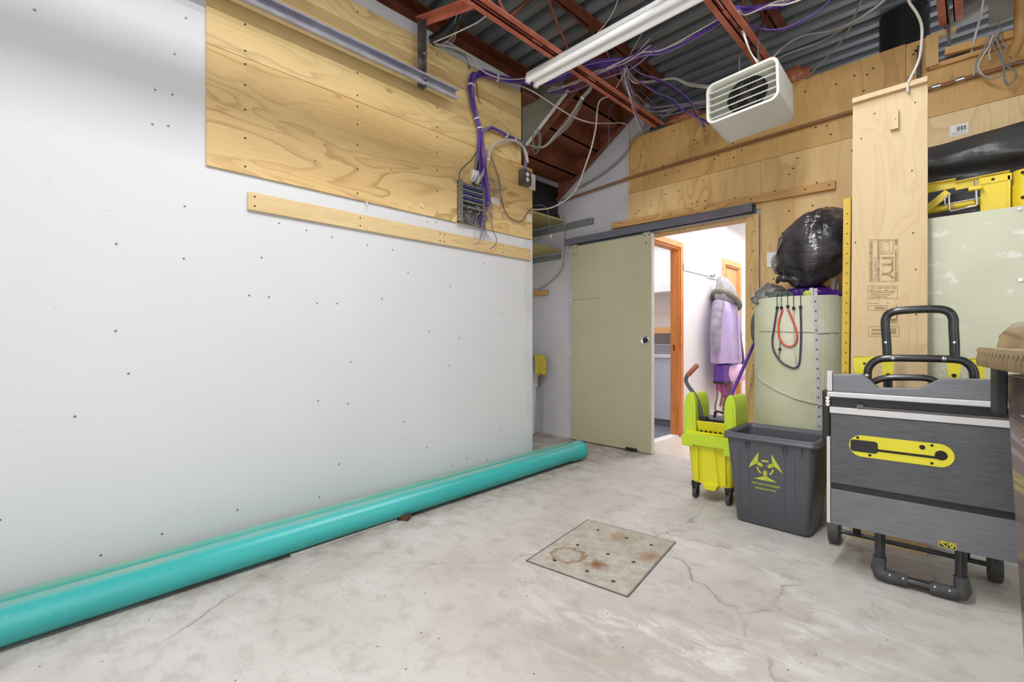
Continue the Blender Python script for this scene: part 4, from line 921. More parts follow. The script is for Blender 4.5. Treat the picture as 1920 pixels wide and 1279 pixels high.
# ============================================================ CORRIDOR AND WASH ROOM
wc = thing('counter_cabinet', 'pale grey base cabinet seen through the left corridor doorway', 'cabinet', (-3.2, 5.4, 0))
mb = MB(); mb.box(-4.4, -2.52, 5.5, 6.1, .08, .86); mb.build('body', M['cab'], wc); mb = MB(); mb.box(-4.4, -2.52, 5.54, 6.1, 0, .08); mb.build('plinth', M['stone'], wc)
mb = MB(); mb.box(-4.4, -2.50, 5.47, 6.11, .86, .90); tag(mb.build('worktop', M['white']), 'white worktop on the pale grey base cabinet', 'worktop')
mb = MB(); mb.box(-3.4, -2.6, 5.6, 6.0, .901, 1.03); tag(mb.build('counter_box', M['stone'], bevel=.01), 'mottled grey box standing on the white worktop', 'box')
mb = MB(); mb.box(-4.4, -2.5, 5.75, 6.115, 1.17, 1.25); tag(mb.build('wall_shelf', M['oak2']), 'orange wood shelf above the grey counter box', 'shelf')
mb = MB(); mb.box(-4.4, -2.5, 5.72, 6.115, 1.72, 1.82); tag(mb.build('wall_ledge', M['white']), 'white ledge high on the room wall beyond the oak frame', 'ledge')
hk = thing('hook_rail', 'white coat hook rail on the corridor wall', 'hooks', (CX, 6.0, 1.85))
mb = MB(); mb.box(CX, CX+.015, 5.78, 6.24, 1.86, 1.90); mb.build('back_board', M['white'], hk)
for k in range(4):
    mb = MB(); y = 5.83+.11*k; mb.tube(crv([(CX+.012, y, 1.885), (CX+.06, y, 1.87), (CX+.075, y, 1.90)], 5), .007, 8); mb.build('hook', M['black'] if k in (0, 3) else M['white'], hk)
mb = MB(); mb.box(CX, CX+.006, 5.09, 5.78, 1.872, 1.880); tag(mb.build('wall_wire', M['sage']), 'thin dark wire line along the corridor wall to the hooks', 'wire')
mb = MB(); mb.box(CX, CX+.02, 5.075, 5.09, 1.87, 1.95); tag(mb.build('wire_clip', M['black']), 'small dark clip beside the oak door frame', 'clip')
def garment(c, secs, seed, folds=.10, n=40):
    rings = []
    for (z, hy, hx, dy, dx) in secs:
        r_ = []
        for k in range(n):
            a = 2*PI*k/n; f = 1+folds*math.sin(a*7+seed+z*3)+folds*.7*noise.noise(Vector((math.cos(a)*2+seed, math.sin(a)*2, z*2.5)))
            r_.append(Vector((c[0]+dx+max(hx*math.cos(a)*f, -.12), c[1]+dy+hy*math.sin(a)*f, z)))
        rings.append(r_)
    return MB().loft(rings)
gx = CX+.14; gy = 5.93
ct = thing('hooded_coat', 'grey lilac hooded coat hanging on the corridor hooks', 'coat', (gx, gy, 1.8))
garment((gx, gy), [(1.58, .10, .06, 0, 0), (1.53, .24, .11, 0, .02), (1.4, .27, .125, 0, .03), (1.2, .27, .13, 0, .03), (1.0, .29, .135, .02, .03), (.84, .30, .14, .03, .03), (.80, .29, .135, .03, .03)], 2.0).build('body', M['lilacfab'], ct)
garment((gx, gy), [(1.88, .02, .02, 0, -.03), (1.84, .08, .06, 0, -.01), (1.74, .14, .10, .0, .02), (1.63, .18, .125, .0, .03), (1.55, .17, .13, .03, .03), (1.53, .1, .08, .03, .03)], 5.0, .06).build('hood', M['fleece'], ct)
mb = MB(); mb.tube([(gx+.03+.14*math.cos(a), gy+.02+.18*math.sin(a), 1.575-.10*math.sin(a)-.03*math.cos(a)) for a in [2*PI*k/26 for k in range(26)]], .035, 10, closed=True); mb.build('hood_trim', M['fur'], ct)
for sgn, mt in ((-1, 'hoodie'), (1, 'lilacfab')):
    mb = MB(); pts = crv([(gx+.02, gy+sgn*.2, 1.53), (gx+.04, gy+sgn*.30, 1.36), (gx+.05, gy+sgn*.345, 1.15), (gx+.04, gy+sgn*.33, .96)], 8)
    mb.tube(pts, [.066-.0007*i+.004*math.sin(i*1.7) for i in range(len(pts))], 14); mb.build('sleeve', M[mt], ct)
mb = MB(); mb.bar((gx+.165, gy-.02, 1.5), (gx+.18, gy-.0, .84), .012, .01, (0, 1, 0)); mb.build('zip', M['hoodie'], ct)
tag(garment((gx-.01, gy+.14), [(.785, .17, .12, 0, .02), (.76, .2, .15, 0, .03), (.66, .24, .16, .02, .04), (.58, .2, .14, .04, .04), (.56, .1, .08, .04, .04)], 1.3, .14).build('pink_garment', M['pinkfab'], bevel=0), 'pink patterned garment hanging under the lilac coat', 'garment')
tag(garment((gx-.02, gy+.05), [(.58, .10, .07, .03, 0), (.48, .12, .09, .04, .02), (.40, .09, .06, .05, .04), (.33, .05, .04, .05, .05), (.30, .01, .01, .05, .05)], 3.3, .2).build('pink_apron', M['pinkfab2']), 'bright pink fabric bow hanging lowest among the garments', 'garment')
pu = thing('purple_pouch', 'shiny purple pouch with dangling straps below the coat', 'pouch', (gx, gy-.1, .6))
mb = MB(); mb.box(gx-.03, gx+.10, gy-.24, gy+.0, .56, .785); mb.build('bag', M['purplefab'], pu, bevel=.02)
mb = MB(); mb.box(gx-.032, gx+.102, gy-.242, gy+.002, .555, .59); mb.build('bag_base', M['black'], pu, bevel=.01)
for k, (dx, dy, e) in enumerate(((.0, -.22, .02), (.04, -.18, .2), (.08, -.10, .0), (.10, -.05, .08), (.06, -.02, -.04), (.02, .0, .1))):
    mb = MB(); pts = crv([(gx+dx, gy+dy, .58), (gx+dx+.01, gy+dy+.01, .42), (gx+dx-.008, gy+dy-.01, .28), (gx+dx+.006, gy+dy, .14+e)], 6)
    mb.tube(pts, .010, 6); mb.build('strap', M['ribbon'], pu)
mb = MB(); mb.bar((gx+.11, gy+.04, .80), (gx+.115, gy+.05, .5), .045, .008, (1, 0, 0)); tag(mb.build('mint_strap', M['mint']), 'mint green strap hanging right of the purple pouch', 'strap')
mb = MB(); mb.bar((gx+.06, gy+.30, 1.30), (gx+.13, gy+.34, .66), .035, .05, (1, 0, 0)); tag(mb.build('patterned_strap', M['navy']), 'dark patterned strap hanging along right side of the coat', 'strap')
# ============================================================ FLOOR THINGS, LEFT
def drain_pipe(xn, xf, r, y1, mt, label, bell):
    # lies nearly parallel to the wall, xn at y=0, xf at y=3.3
    th = math.atan((xn-xf)/3.3); rb = r+.0105 if bell else r; ri = r-.008
    t = thing('drain_pipe', label, 'pipe', (xn, 0, 0), 0, 'teal drain pipes along the wall', (0, 0, th))
    zc = (rb+.004 if bell else r)+.0005
    mb = MB(); L1 = y1/math.cos(th)
    mb.lathe([(ri, -3.0), (r, -3.0), (r, L1-.16), (r+.001, L1-.155)]+([(rb, L1-.13), (rb, L1-.035), (rb+.004, L1-.03), (rb+.004, L1), (rb-.008, L1), (rb-.008, L1-.12), (ri, L1-.16)] if bell else [(r, L1), (ri, L1), (ri, L1-.4)]), (0, 0, 0), 40, axis='y')
    sl = (zc-r-.0005)/L1
    mb.v = [Vector((v.x, v.y, v.z+r+.0005+sl*max(v.y, 0))) for v in mb.v]
    mb.build('barrel', mt, t, local=True); return t
drain_pipe(-2.412, -2.528, .072, 3.40, M['pipe1'], 'front teal drain pipe with flared end, lying on the concrete', True)
drain_pipe(-2.562, -2.686, .064, 3.50, M['pipe2'], 'rear green teal drain pipe lying against the white wall', False)
ROOTS = None
p = atZ(543, 1042, 0); q = atZ(742, 976, 0); p.x += .012; q.x += .012
mb = MB(); mb.bar(p+Vector((0, 0, .006)), q+Vector((0, 0, .006)), .012, .010); tag(mb.build('trim_strip', M['whitestrip'], bevel=.001), 'thin off white strip on the floor along the front pipe', 'strip')
p = atZ(760, 975, 0); mb = MB(); mb.obox((p.x-.005, p.y, .017), (.06, .045, .032), (0, .0, .5)); tag(mb.build('wedge_block', M['rust'], bevel=.003), 'small rusty brown block wedged beside the front teal pipe', 'block')
# access plate in the floor
cs = [atZ(x, y, 0) for x, y in ((1103, 976), (1264, 1018), (1176, 1118), (990, 1052))]
cen = sum(cs, Vector())/4
ac = thing('access_cover', 'rust stained square steel access cover set in the concrete floor', 'cover', tuple(cen))
mb = MB(); inn = [c for c in cs]
mb.add([c+Vector((0, 0, -.01)) for c in cs]+[c+Vector((0, 0, .005)) for c in cs], [(0, 1, 2, 3), (4, 5, 6, 7), (0, 1, 5, 4), (1, 2, 6, 5), (2, 3, 7, 6), (3, 0, 4, 7)])
mb.build('plate', M['plate'], ac, bevel=.002)
mb = MB()
for i in range(4):
    a = cen+(cs[i]-cen)*1.022; b = cen+(cs[(i+1) % 4]-cen)*1.022; mb.bar(a+Vector((0, 0, .0005)), b+Vector((0, 0, .0005)), .006, .003)
mb.build('frame_gap', M['dsteel'], ac)
for px, py in ((1121, 994), (1175, 1009), (1221, 1022), (1083, 1022), (1140, 1039), (1188, 1054), (1040, 1051), (1101, 1071), (1150, 1090)):
    h = atZ(px, py, .0055); mb = MB(); mb.disc(h, .0095, (0, 0, 1), 12); mb.build('bolt_hole', M['darkhole'], ac)

# ============================================================ MOP BUCKET
mbk = thing('mop_bucket', 'yellow mop bucket on casters with lime wringer by the doorway', 'bucket', (-1.24, 3.3, 0))
xa, xb_, ya, yb = -1.405, -1.085, 3.09, 3.49
def brg(t, inset=0, w=1.0):
    x0 = xa+.03*(1-t)+inset; x1 = xb_-.03*(1-t)-inset; y0 = ya+.02*(1-t)+inset; y1 = yb-.03*(1-t)-inset; z = .115+.335*t; r = .03
    pts = []
    for (cx, cy, a0) in ((x1-r, y1-r, 0), (x0+r, y1-r, 90), (x0+r, y0+r, 180), (x1-r, y0+r, 270)):
        for k in range(5): a = math.radians(a0+90*k/4); pts.append(Vector((cx+r*math.cos(a), cy+r*math.sin(a), z)))
    return pts
mb = MB(); mb.loft([brg(0), brg(.1), brg(.5), brg(1), brg(1, -.012), [v+Vector((0, 0, .012)) for v in brg(1, -.012)], [v+Vector((0, 0, .012)) for v in brg(1, .006)], brg(.1, .006)]); mb.build('tub', M['ybucket'], mbk)
mb = MB()
for x in (xa+.075, xb_-.065): mb.prism([(x-.012, .13), (x+.012, .13), (x+.008, .40), (x-.008, .40)], 'y', ya-.004, ya+.03)
mb.prism([(xa+.11, .11), (xb_-.10, .11), (xb_-.13, .40), (xa+.10, .40)], 'y', ya-.001, ya+.03)
mb.prism([(xa+.13, .085), (xb_-.12, .085), (xb_-.10, .13), (xa+.11, .13)], 'y', ya-.012, ya+.05); mb.build('front_ribs', M['ybucket'], mbk, bevel=.006)
mb = MB(); mb.prism([(xa-.02, .36), (xa+.06, .36), (xa+.06, .372), (xb_-.06, .372), (xb_-.06, .33), (xb_+.01, .33), (xb_+.01, .445), (xa-.0, .455), (xa-.0, .43), (xa-.02, .43)], 'y', ya-.03, ya+.01); mb.build('front_band', M['lime'], mbk, bevel=.006)
wr = None
for nm, x0, x1, zt in (('left', xa-.014, xa+.066, .722), ('right', xb_-.068, xb_+.006, .722)):
    mb = MB(); pts = []
    cx = (x0+x1)/2; hw_ = (x1-x0)/2
    pts = [(x0-.004, .37), (x1+.004, .37), (x1, .60)]+[(cx+hw_*math.cos(math.radians(a)), zt-.10+.10*math.sin(math.radians(a))) for a in range(0, 181, 15)]+[(x0, .60)]
    mb.prism(pts, 'y', ya+.0, ya+.05); mb.prism([(cx+(a-cx)*.96, b-.006) for a, b in pts], 'y', ya+.05, ya+.24)
    ho = mb.build('wringer_side', M['lime'], mbk, bevel=.014, seg=3)
    mb = MB(); q_ = [(cx+(a-cx)*.62, .40+(b-.40)*.86) for a, b in pts]; mb.prism(q_, 'y', ya-.006, ya+.004); mb.build('side_recess', M['lime'], ho, bevel=.004)
mb = MB(); mb.prism([(ya-.01, .535), (ya+.012, .535), (ya+.05, .44), (ya+.03, .44)], 'x', xa+.075, xb_-.055); mb.build('press_plate', M['ybucket'], mbk, bevel=.004)
mb = MB()
mb.box(xa+.075, xb_-.055, ya+.02, ya+.05, .40, .445)
for k in range(6): mb.disc((xa+.115+k*.033, ya+.0195, .447-.012), .009, (0, -1, 0), 10, 1)
mb.build('drain_plate', [M['ybucket'], M['darkhole']], mbk)
mb = MB()
for k in range(6): mb.disc((xa+.100+k*.031, ya+.0135, .466), .0085, (0, -1, -.4), 10)
mb.build('drain_slots', M['darkhole'], mbk)
mb = MB(); mb.box(xa+.07, xb_-.05, ya+.045, ya+.23, .525, .548); mb.box(xa+.08, xa+.13, ya+.02, ya+.06, .535, .565); mb.build('press_head', M['black'], mbk, bevel=.004)
Yh = ya+.06
hp = [atY(1318, 795, Yh), atY(1312, 765, Yh), atY(1304, 743, Yh), atY(1291, 724, Yh), atY(1286, 713, Yh), atY(1289, 703, Yh)]
mb = MB(); mb.tube(crv(hp, 6), .013, 12); lv = mb.build('lever', M['dgrey'], mbk)
mb = MB(); a = atY(1289, 704, Yh); b = atY(1308, 684, Yh); mb.tube([a, a.lerp(b, .06), a.lerp(b, .95), b], [.015, .0165, .0165, .012], 14); mb.build('grip', M['grip'], lv)
mb = MB(); mb.tube(crv([atY(1322, 787, Yh+.1), atY(1338, 783, Yh+.1), atY(1342, 772, Yh+.1), atY(1356, 774, Yh+.1)], 5), .008, 8); mb.build('linkage', M['black'], mbk)
mb = MB(); mb.box(-1.165, -1.14, ya+.09, ya+.15, .55, .63); mb.build('pivot_bracket', M['black'], mbk, bevel=.006)
for x, y in ((xa+.05, ya+.045), (xb_-.05, ya+.045), (xa+.06, yb-.07), (xb_-.06, yb-.07)):
    mb = MB(); mb.box(x-.022, x+.022, y-.025, y+.03, .085, .118); mb.box(x-.018, x-.013, y-.02, y+.02, .03, .09); mb.box(x+.013, x+.018, y-.02, y+.02, .03, .09); cf = mb.build('caster', M['black'], mbk, bevel=.003)
    mb = MB(); mb.cyl((x-.011, y, .0365), (x+.011, y, .0365), .036, 20); mb.build('wheel', M['rubber'], cf)
mp = thing('mop', 'purple handled mop standing in the yellow bucket', 'mop', (-1.15, 3.3, .2))
a = atY(1364, 757, 3.46); b = atY(1419, 632, 3.93); d = (b-a).normalized()
b2 = a+d*((4.02-a.y)/d.y); a2 = a-d*.06
mb = MB(); mb.cyl(a2, b2, .0125, 12); mb.build('handle', M['purple'], mp)
mb = MB(); mb.cyl(a-d*.02, a+d*.03, .015, 12); mb.build('collar', M['white'], mp)
mb = MB(); mb.tube([a2+Vector((0, 0, .0)), a2+Vector((.012, -.005, -.05)), a2+Vector((.02, -.01, -.14)), a2+Vector((.02, -.01, -.22))], [.014, .03, .036, .025], 12); mb.build('mop_head', M['fleece'], mp)

# ============================================================ CHARCOAL BIN
gb = thing('waste_bin', 'charcoal plastic bin printed with lime biohazard symbol', 'bin', (-.83, 3.08, 0))
def bin_rg(z, inset=0, out=0):
    t = z/.53; x0 = -1.015-.05*t-out+inset; x1 = -.635+.035*t+out-inset; y0 = 2.905-.03*t-out+inset; y1 = 3.23+.05*t+out-inset; r = .035; pts = []
    for (cx, cy, a0) in ((x1-r, y1-r, 0), (x0+r, y1-r, 90), (x0+r, y0+r, 180), (x1-r, y0+r, 270)):
        for k in range(6): a = math.radians(a0+90*k/5); pts.append(Vector((cx+r*math.cos(a), cy+r*math.sin(a), z)))
    return pts
mb = MB(); mb.loft([bin_rg(.004, .012), bin_rg(.016), bin_rg(.25), bin_rg(.505)], caps=(True, False)); mb.loft([bin_rg(.505, .004), bin_rg(.02, .004)], caps=(False, True)); mb.build('shell', M['charcoal'], gb)
mb = MB(); mb.loft([bin_rg(.495, 0), bin_rg(.495, 0, .016), bin_rg(.506, 0, .018), bin_rg(.509, 0, .012), bin_rg(.522, 0, .012), bin_rg(.53, 0, .008), bin_rg(.53, .006, 0), bin_rg(.50, .005)], caps=(False, False)); mb.build('rim', M['charcoal'], gb)
def fy(z, o=.0): return 2.905-.03*z/.53-o
mb = MB()
for x in (-.985, -.935, -.755, -.705):
    mb.bar((x, fy(.06, .001), .06), (x-.004 if x < -.83 else x+.004, fy(.44, .001), .44), .003, .004, (1, 0, 0))
for x0, x1 in ((-.985, -.935), (-.755, -.705)): mb.bar((x0, fy(.06, .001), .06), (x1, fy(.06, .001), .06), .003, .003)
mb.build('panel_ribs', M['charcoal'], gb)
for x in (-.95, -.935, -.755, -.74, -.665):
    mb = MB(); mb.prism([(fy(.44), .435), (fy(.47, .016), .482), (fy(.47), .482)], 'x', x-.003, x+.003); mb.build('rim_gusset', M['charcoal'], gb)
# printed symbol: three horned blades, ring segments, stems
def onface(u, v, o=.0022): z = .348+v; return Vector((-.848+u, fy(z, o), z))
mb = MB(); Rm = .075
for k in range(3):
    a0 = math.radians(-90+120*k); ca, sa = math.cos(a0), math.sin(a0)
    def tr(r_, t_): return onface(ca*r_-sa*t_, sa*r_+ca*t_)
    out = []; inn = []
    for i in range(15):
        s_ = -1+2*i/14
        out.append(tr((.98-.04*s_*s_)*Rm, s_*Rm*.80))
        inn.append(tr((.55+.39*abs(s_)**.75)*Rm, s_*Rm*.80))
    n0 = out+inn
    mb.add(n0, [(i, i+1, 15+i+1, 15+i) for i in range(14)])
    mb.add([tr(.20*Rm, -.10*Rm), tr(.20*Rm, .10*Rm), tr(.56*Rm, .16*Rm), tr(.56*Rm, -.16*Rm)], [(0, 1, 2, 3)])
    a1 = a0+math.radians(60); ar = [a1+math.radians(-27+54*i/8) for i in range(9)]
    v_ = [onface(.47*Rm*math.cos(a), .47*Rm*math.sin(a)) for a in ar]+[onface(.60*Rm*math.cos(a), .60*Rm*math.sin(a)) for a in ar]
    mb.add(v_, [(i, i+1, 9+i+1, 9+i) for i in range(8)])
mb.build('biohazard_symbol', M['biolime'], gb)
mb = MB()
for txt, zz, sz in (('INFECTIOUS, CONTAGIOUS', -.098, .0145), ('BIOHAZARD WASTE', -.124, .0145)):
    vs, fs = textmesh(txt, sz, sx=.80, bold=.0004); mb.add([onface(x, y+zz) for x, y in vs], fs)
mb.build('printed_text', M['biolime'], gb)

# ============================================================ FOAM ROLL AND WHAT IS ON IT
RX, RY, RR, RZ = -.872, 3.73, .285, 1.365
fo = thing('foam_roll', 'upright roll of ribbed pale green foam underlay, cord tied round', 'roll', (RX, RY, 0))
mb = MB(); n = 64; prof = []
rings = []
for z in (0, .2, .5, .8, 1.1, RZ-.006, RZ):
    rings.append([Vector((RX+RR*math.cos(2*PI*k/n)*(1-.004*(z == RZ)), RY+RR*math.sin(2*PI*k/n)*(1-.004*(z == RZ)), z)) for k in range(n)])
inn = [[Vector((RX+(RR-.02)*math.cos(2*PI*k/n), RY+(RR-.02)*math.sin(2*PI*k/n), z)) for k in range(n)] for z in (RZ, RZ-.25)]
mb.loft(rings+inn, caps=(True, True)); sh = mb.build('sheet', M['foam'], fo)
def onroll(px, py, o=.004):
    # where the ray meets the roll
    d = ray(px, py); r_ = RR+o; ox, oy = -RX, -RY
    A = d.x*d.x+d.y*d.y; B = 2*(d.x*ox+d.y*oy); Cc = ox*ox+oy*oy-r_*r_; disc = B*B-4*A*Cc
    t = (-B-math.sqrt(max(disc, 0)))/(2*A); return O0+d*t
mb = MB(); mb.tube([onroll(x, y, .002) for x, y in ((1424, 622), (1440, 622), (1460, 622), (1480, 623), (1505, 623), (1530, 624), (1532, 626), (1550, 625), (1572, 624))], .003, 6); mb.build('sheet_seam', M['plastergrey'], fo)
mb = MB(); mb.tube(crv([onroll(x, y, .005) for x, y in ((1421, 703), (1428, 714), (1440, 722), (1460, 734), (1490, 747), (1515, 754), (1538, 759), (1560, 763))], 5), .0045, 7); mb.build('cord', M['cord'], fo)
# perforated strip
pts = [(1528+8*(y-555)/250, y) for y in range(556, 810, 18)]
mb = MB()
L_ = [onroll(x-4.2, y, .004) for x, y in pts]; R_ = [onroll(x+4.2, y, .004) for x, y in pts]; m = len(pts)
top = [onroll(1520, 548, .02), onroll(1531, 549, .02)]
mb.add(L_+R_, [(i, i+1, m+i+1, m+i) for i in range(m-1)])
for i in range(m-1): c = (L_[i]+R_[i+1])/2; dd = (c-Vector((RX, RY, c.z))).normalized(); mb.disc(c+dd*.003, .005, dd, 8, 1)
tag(mb.build('perforated_strip', [M['strip'], M['dsteel']], solid=.002), 'grey white perforated strip running down front of the foam roll', 'strip')
# hooked elastic cords
def hook(par, px, py):
    a = onroll(px, py, .012); mb = MB(); mb.ball(a, (.010, .010, .012), 10); mb.tube(crv([a, a+Vector((0, 0, .03)), Vector((a.x, a.y, RZ+.012)), Vector((a.x-.005*(a.x-RX), a.y+.035, RZ+.008)), Vector((a.x, a.y+.035, RZ-.03))], 4), .0022, 6); return mb.build('hook', M['black'], par)
def cordthing(label, pts, hooks, r, mt):
    t = thing('bungee_cord', label, 'cord', tuple(onroll(pts[0][0], pts[0][1])), 0, 'hooked cords over the foam roll rim')
    mb = MB(); mb.tube(crv([onroll(x, y, .010) for x, y in pts], 6), r, 8); mb.build('elastic', mt, t)
    for h in hooks: hook(t, *h)
    return t
cordthing('long purple black bungee cord looped lowest on the foam roll', [(1457, 578), (1452, 610), (1448, 640), (1452, 660), (1464, 678), (1478, 687), (1490, 690), (1498, 682), (1501, 655), (1502, 620), (1501, 580)], [(1457, 577), (1501, 576)], .006, M['bungee'])
cordthing('red bungee cord looped on the foam roll', [(1467, 581), (1460, 605), (1461, 632), (1470, 646), (1482, 650), (1492, 643), (1494, 626), (1488, 605), (1478, 581)], [(1465, 577), (1477, 575)], .0058, M['orange'])
cordthing('thin cream cord hanging straight on the roll, between the loops', [(1488, 579), (1488, 620), (1489, 655), (1492, 672), (1491, 680)], [(1488, 578)], .0025, M['cord'])
t = cordthing('short dark cord with bead hanging left inside the long loop', [(1463, 640), (1462, 652), (1461, 664), (1460, 672)], [], .0025, M['green'])
mb = MB(); mb.ball(onroll(1462, 655, .012), .010, 10); mb.build('bead', M['black'], t)
# bin bag
def lump(c, r, seed, amp, fr, n=48, pinch=None):
    mb = MB(); rings = []
    for i in range(n//2+1):
        th = -PI/2+PI*i/(n//2); cc = max(math.cos(th), 1e-3); rg_ = []
        for k in range(n):
            u = Vector((cc*math.cos(2*PI*k/n), cc*math.sin(2*PI*k/n), math.sin(th)))
            f = 1+amp*noise.noise(u*fr+Vector((seed, 0, 0)))+amp*.5*abs(noise.noise(u*fr*2.4+Vector((0, seed, 0))))+amp*.22*noise.noise(Vector((u.x*9, u.y*9, u.z*3+seed)))
            v = Vector((u.x*r[0], u.y*r[1], u.z*r[2]))*f
            if pinch: v = pinch(v, u)
            rg_.append(Vector(c)+v)
        rings.append(rg_)
    return mb.loft(rings)
cb = atY(1529, 468, 3.62)
def pz(v, u):
    # bag leans up to the right, gathers at its lower left corner
    x, y, z = v; z += .16*x
    k = max(0, -u.z-.2)*max(0, -u.x*.4+.7); return Vector((x*(1-.25*max(0, -u.z)) - .02*k, y, max(z, -.245)))
bg = thing('bin_bag', 'shiny black bin bag stuffed full, on top of the foam roll', 'bag', tuple(cb-Vector((0, 0, .25))))
lump(cb, (.248, .23, .245), 2.7, .16, 1.9, 56, pz).build('bag', M['binbag'], bg)
mb = MB(); a = atY(1470, 527, 3.5); mb.tube(crv([cb+Vector((-.1, -.08, -.2)), a+Vector((.02, 0, .01)), a+Vector((-.02, -.01, .02)), a+Vector((-.045, 0, -.01))], 6), [.05, .045, .035, .03, .024, .02, .02, .022, .026, .026, .024, .022, .02, .02, .018, .016, .014, .012, .01][:19], 12); mb.build('tied_neck', M['binbag'], bg)
lump(Vector((RX-.165, RY-.10, RZ+.012)), (.105, .12, .085), 5.1, .3, 2.4, 36).build('grey_bag', M['greybag'])
tag(bpy.data.objects['grey_bag'], 'crumpled translucent grey bag at left rim of the foam roll', 'bag')
tag(lump(Vector((-.80, RY-.08, RZ+.01)), (.17, .13, .07), 7.7, .25, 2.0, 32).build('purple_bag', M['purplebag']), 'purple plastic bag squeezed under the black bin bag', 'bag')
tag(lump(Vector((RX-.09, RY-.17, RZ+.0)), (.10, .07, .055), 3.7, .3, 2.4, 28).build('fabric_bundle', M['green']), 'dark grey green fabric bundle in top of the foam roll', 'fabric')
p = onroll(1514, 548, -.05); mb = MB(); mb.ball((p.x, p.y, RZ+.012), .026, 16); tag(mb.build('tennis_ball', M['tennis']), 'yellow green ball between strips at the roll top', 'ball')
for k, (px, py, dx, lab) in enumerate(((1556, 540, .04, 'weathered grey stick leaning out of the roll top, left one'), (1563, 545, .035, 'weathered grey stick leaning out of the roll top, right one'))):
    p = onroll(px, 556, -.05); mb = MB(); mb.bar((p.x-dx*.6, p.y+.02, RZ-.24), (p.x+dx*.5, p.y+.02, RZ+.11-.03*k), .022, .014, (0, 1, 0)); tag(mb.build('wooden_stick', M['greywood']), lab, 'stick')
for k, px in enumerate((1433, 1445)):
    p = onroll(px, 560, -.035); mb = MB(); mb.box(p.x-.022, p.x+.022, p.y, p.y+.02, RZ-.12, RZ+.06); tag(mb.build('grey_block', M['greywood'], bevel=.004), ('grey block showing above the roll rim, at the left end', 'grey block showing above the roll rim, nearer the hooks')[k], 'block')
for k, px in enumerate((1521, 1529)):
    p = onroll(px, 555, -.03); mb = MB(); mb.box(p.x-.010, p.x+.010, p.y, p.y+.006, RZ-.1, RZ+.05-.004*k); tag(mb.build('white_slat', M['strip']), ('white slat sticking up behind roll rim, next to ball', 'white slat sticking up behind roll rim, above perforated strip')[k], 'slat')
mb = MB(); p = atY(1416, 600, 3.78); tag(lump(Vector((-1.175, 3.76, 1.16)), (.022, .05, .11), 4.2, .3, 2.0, 24).build('cloth_end', M['green']), 'dark grey cloth hanging at the left edge of the roll', 'cloth')
p = atY(1450, 486, PY); mb = MB(); mb.box(p.x-.045, p.x+.04, PY-.008, PY-.0005, p.z-.06, p.z+.055); tag(mb.build('switch_plate', M['white'], bevel=.002), 'white wall plate half hidden behind the bin bag', 'plate')
mb = MB(); mb.bar((-1.20, 3.97, .0), (-1.14, 4.03, .33), .03, .03); mb.bar((-1.215, 3.94, .0), (-1.16, 4.02, .27), .012, .012); tag(mb.build('scrap_bars', M['dsteel']), 'dark metal bars leaning behind lower left of the roll', 'bars')

# ============================================================ LEANING BOARDS AND PANEL
bd = thing('leaning_board', 'tall pale plywood board leaning upright, cleats and grade stamps on it', 'board', (-.33, 3.1, 0))
B0 = Vector((-.33, 3.10, 0.0)); B1 = Vector((-.335, 3.235, 2.435)); bu = (B1-B0).normalized(); bn = Vector((1, 0, 0)).cross(bu).normalized()*1.0
if bn.y > 0: bn = -bn
BW = .158
def onb(px, py, o=.0):
    d = ray(px, py); t = (B0+bn*(.010+o)-O0).dot(bn)/d.dot(bn); return O0+d*t
mb = MB(); vs = []
for q_ in (B0, B1):
    for sx, sy in ((-1, 1), (1, 1), (1, -1), (-1, -1)): vs.append(q_+Vector((sx*BW, 0, 0))+bn*.010*sy)
mb.add(vs, [(0, 1, 2, 3), (4, 5, 6, 7), (0, 1, 5, 4), (1, 2, 6, 5), (2, 3, 7, 6), (3, 0, 4, 7)])
screws(mb, [onb(x, y, .0006) for x, y in ((1716, 192), (1640, 213), (1615, 260), (1712, 437), (1717, 505), (1604, 455), (1718, 590), (1710, 320))], bn, .004)
mb.build('panel', [M['board'], M['darkhole']], bd)
mb = MB(); mb.bar(B1+bn*.022-bu*.014+Vector((-BW, 0, 0)), B1+bn*.022-bu*.014+Vector((BW, 0, 0)), .022, .028, bu); mb.build('top_cleat', M['board'], bd, bevel=.001)
for x0, y0, x1, y1 in ((1670, 207, 1684, 243), (1664, 572, 1681, 598)):
    a = onb((x0+x1)/2, y0, .012); b = onb((x0+x1)/2, y1, .012); mb = MB(); mb.bar(a, b, .034, .022, bn); screws(mb, [(a+b)/2+bn*.0115+Vector((.006, 0, 0))], bn, .003); mb.build('cleat', [M['board'], M['darkhole']], bd)
# faded grade stamps: rotated letters, bars and boxes
mb = MB()
def bx2(x0, y0, x1, y1): mb.add([onb(x0, y0, .0012), onb(x1, y0, .0012), onb(x1, y1, .0012), onb(x0, y1, .0012)], [(0, 1, 2, 3)])
def outline(x0, y0, x1, y1, w_=1.2): bx2(x0, y0, x1, y0+w_); bx2(x0, y1-w_, x1, y1); bx2(x0, y0, x0+w_, y1); bx2(x1-w_, y0, x1, y1)
outline(1630, 449, 1684, 528, 1.0); bx2(1632, 452, 1636, 527); bx2(1645, 450, 1649, 527); bx2(1678, 450, 1682, 460); bx2(1678, 468, 1681, 508); bx2(1677, 510, 1682, 526)
outline(1651, 450, 1675, 476, 1.0); outline(1654, 453, 1668, 472, .8)
def vtext(txt, px, py0, h, w_, bold=0):
    vs, fs = textmesh(txt, 1.0, 'LEFT', bold=bold); mx = max(v[0] for v in vs)
    mb.add([onb(px+y*w_, py0+x/mx*h, .0012) for x, y in [(v[0], v[1]) for v in vs]], fs)
vtext('ITY', 1663, 480, 44, 30, .02); vtext('LUMBER CO', 1641, 482, 42, 7)
mb.build('grade_stamp', M['print'], bd); mb = MB()
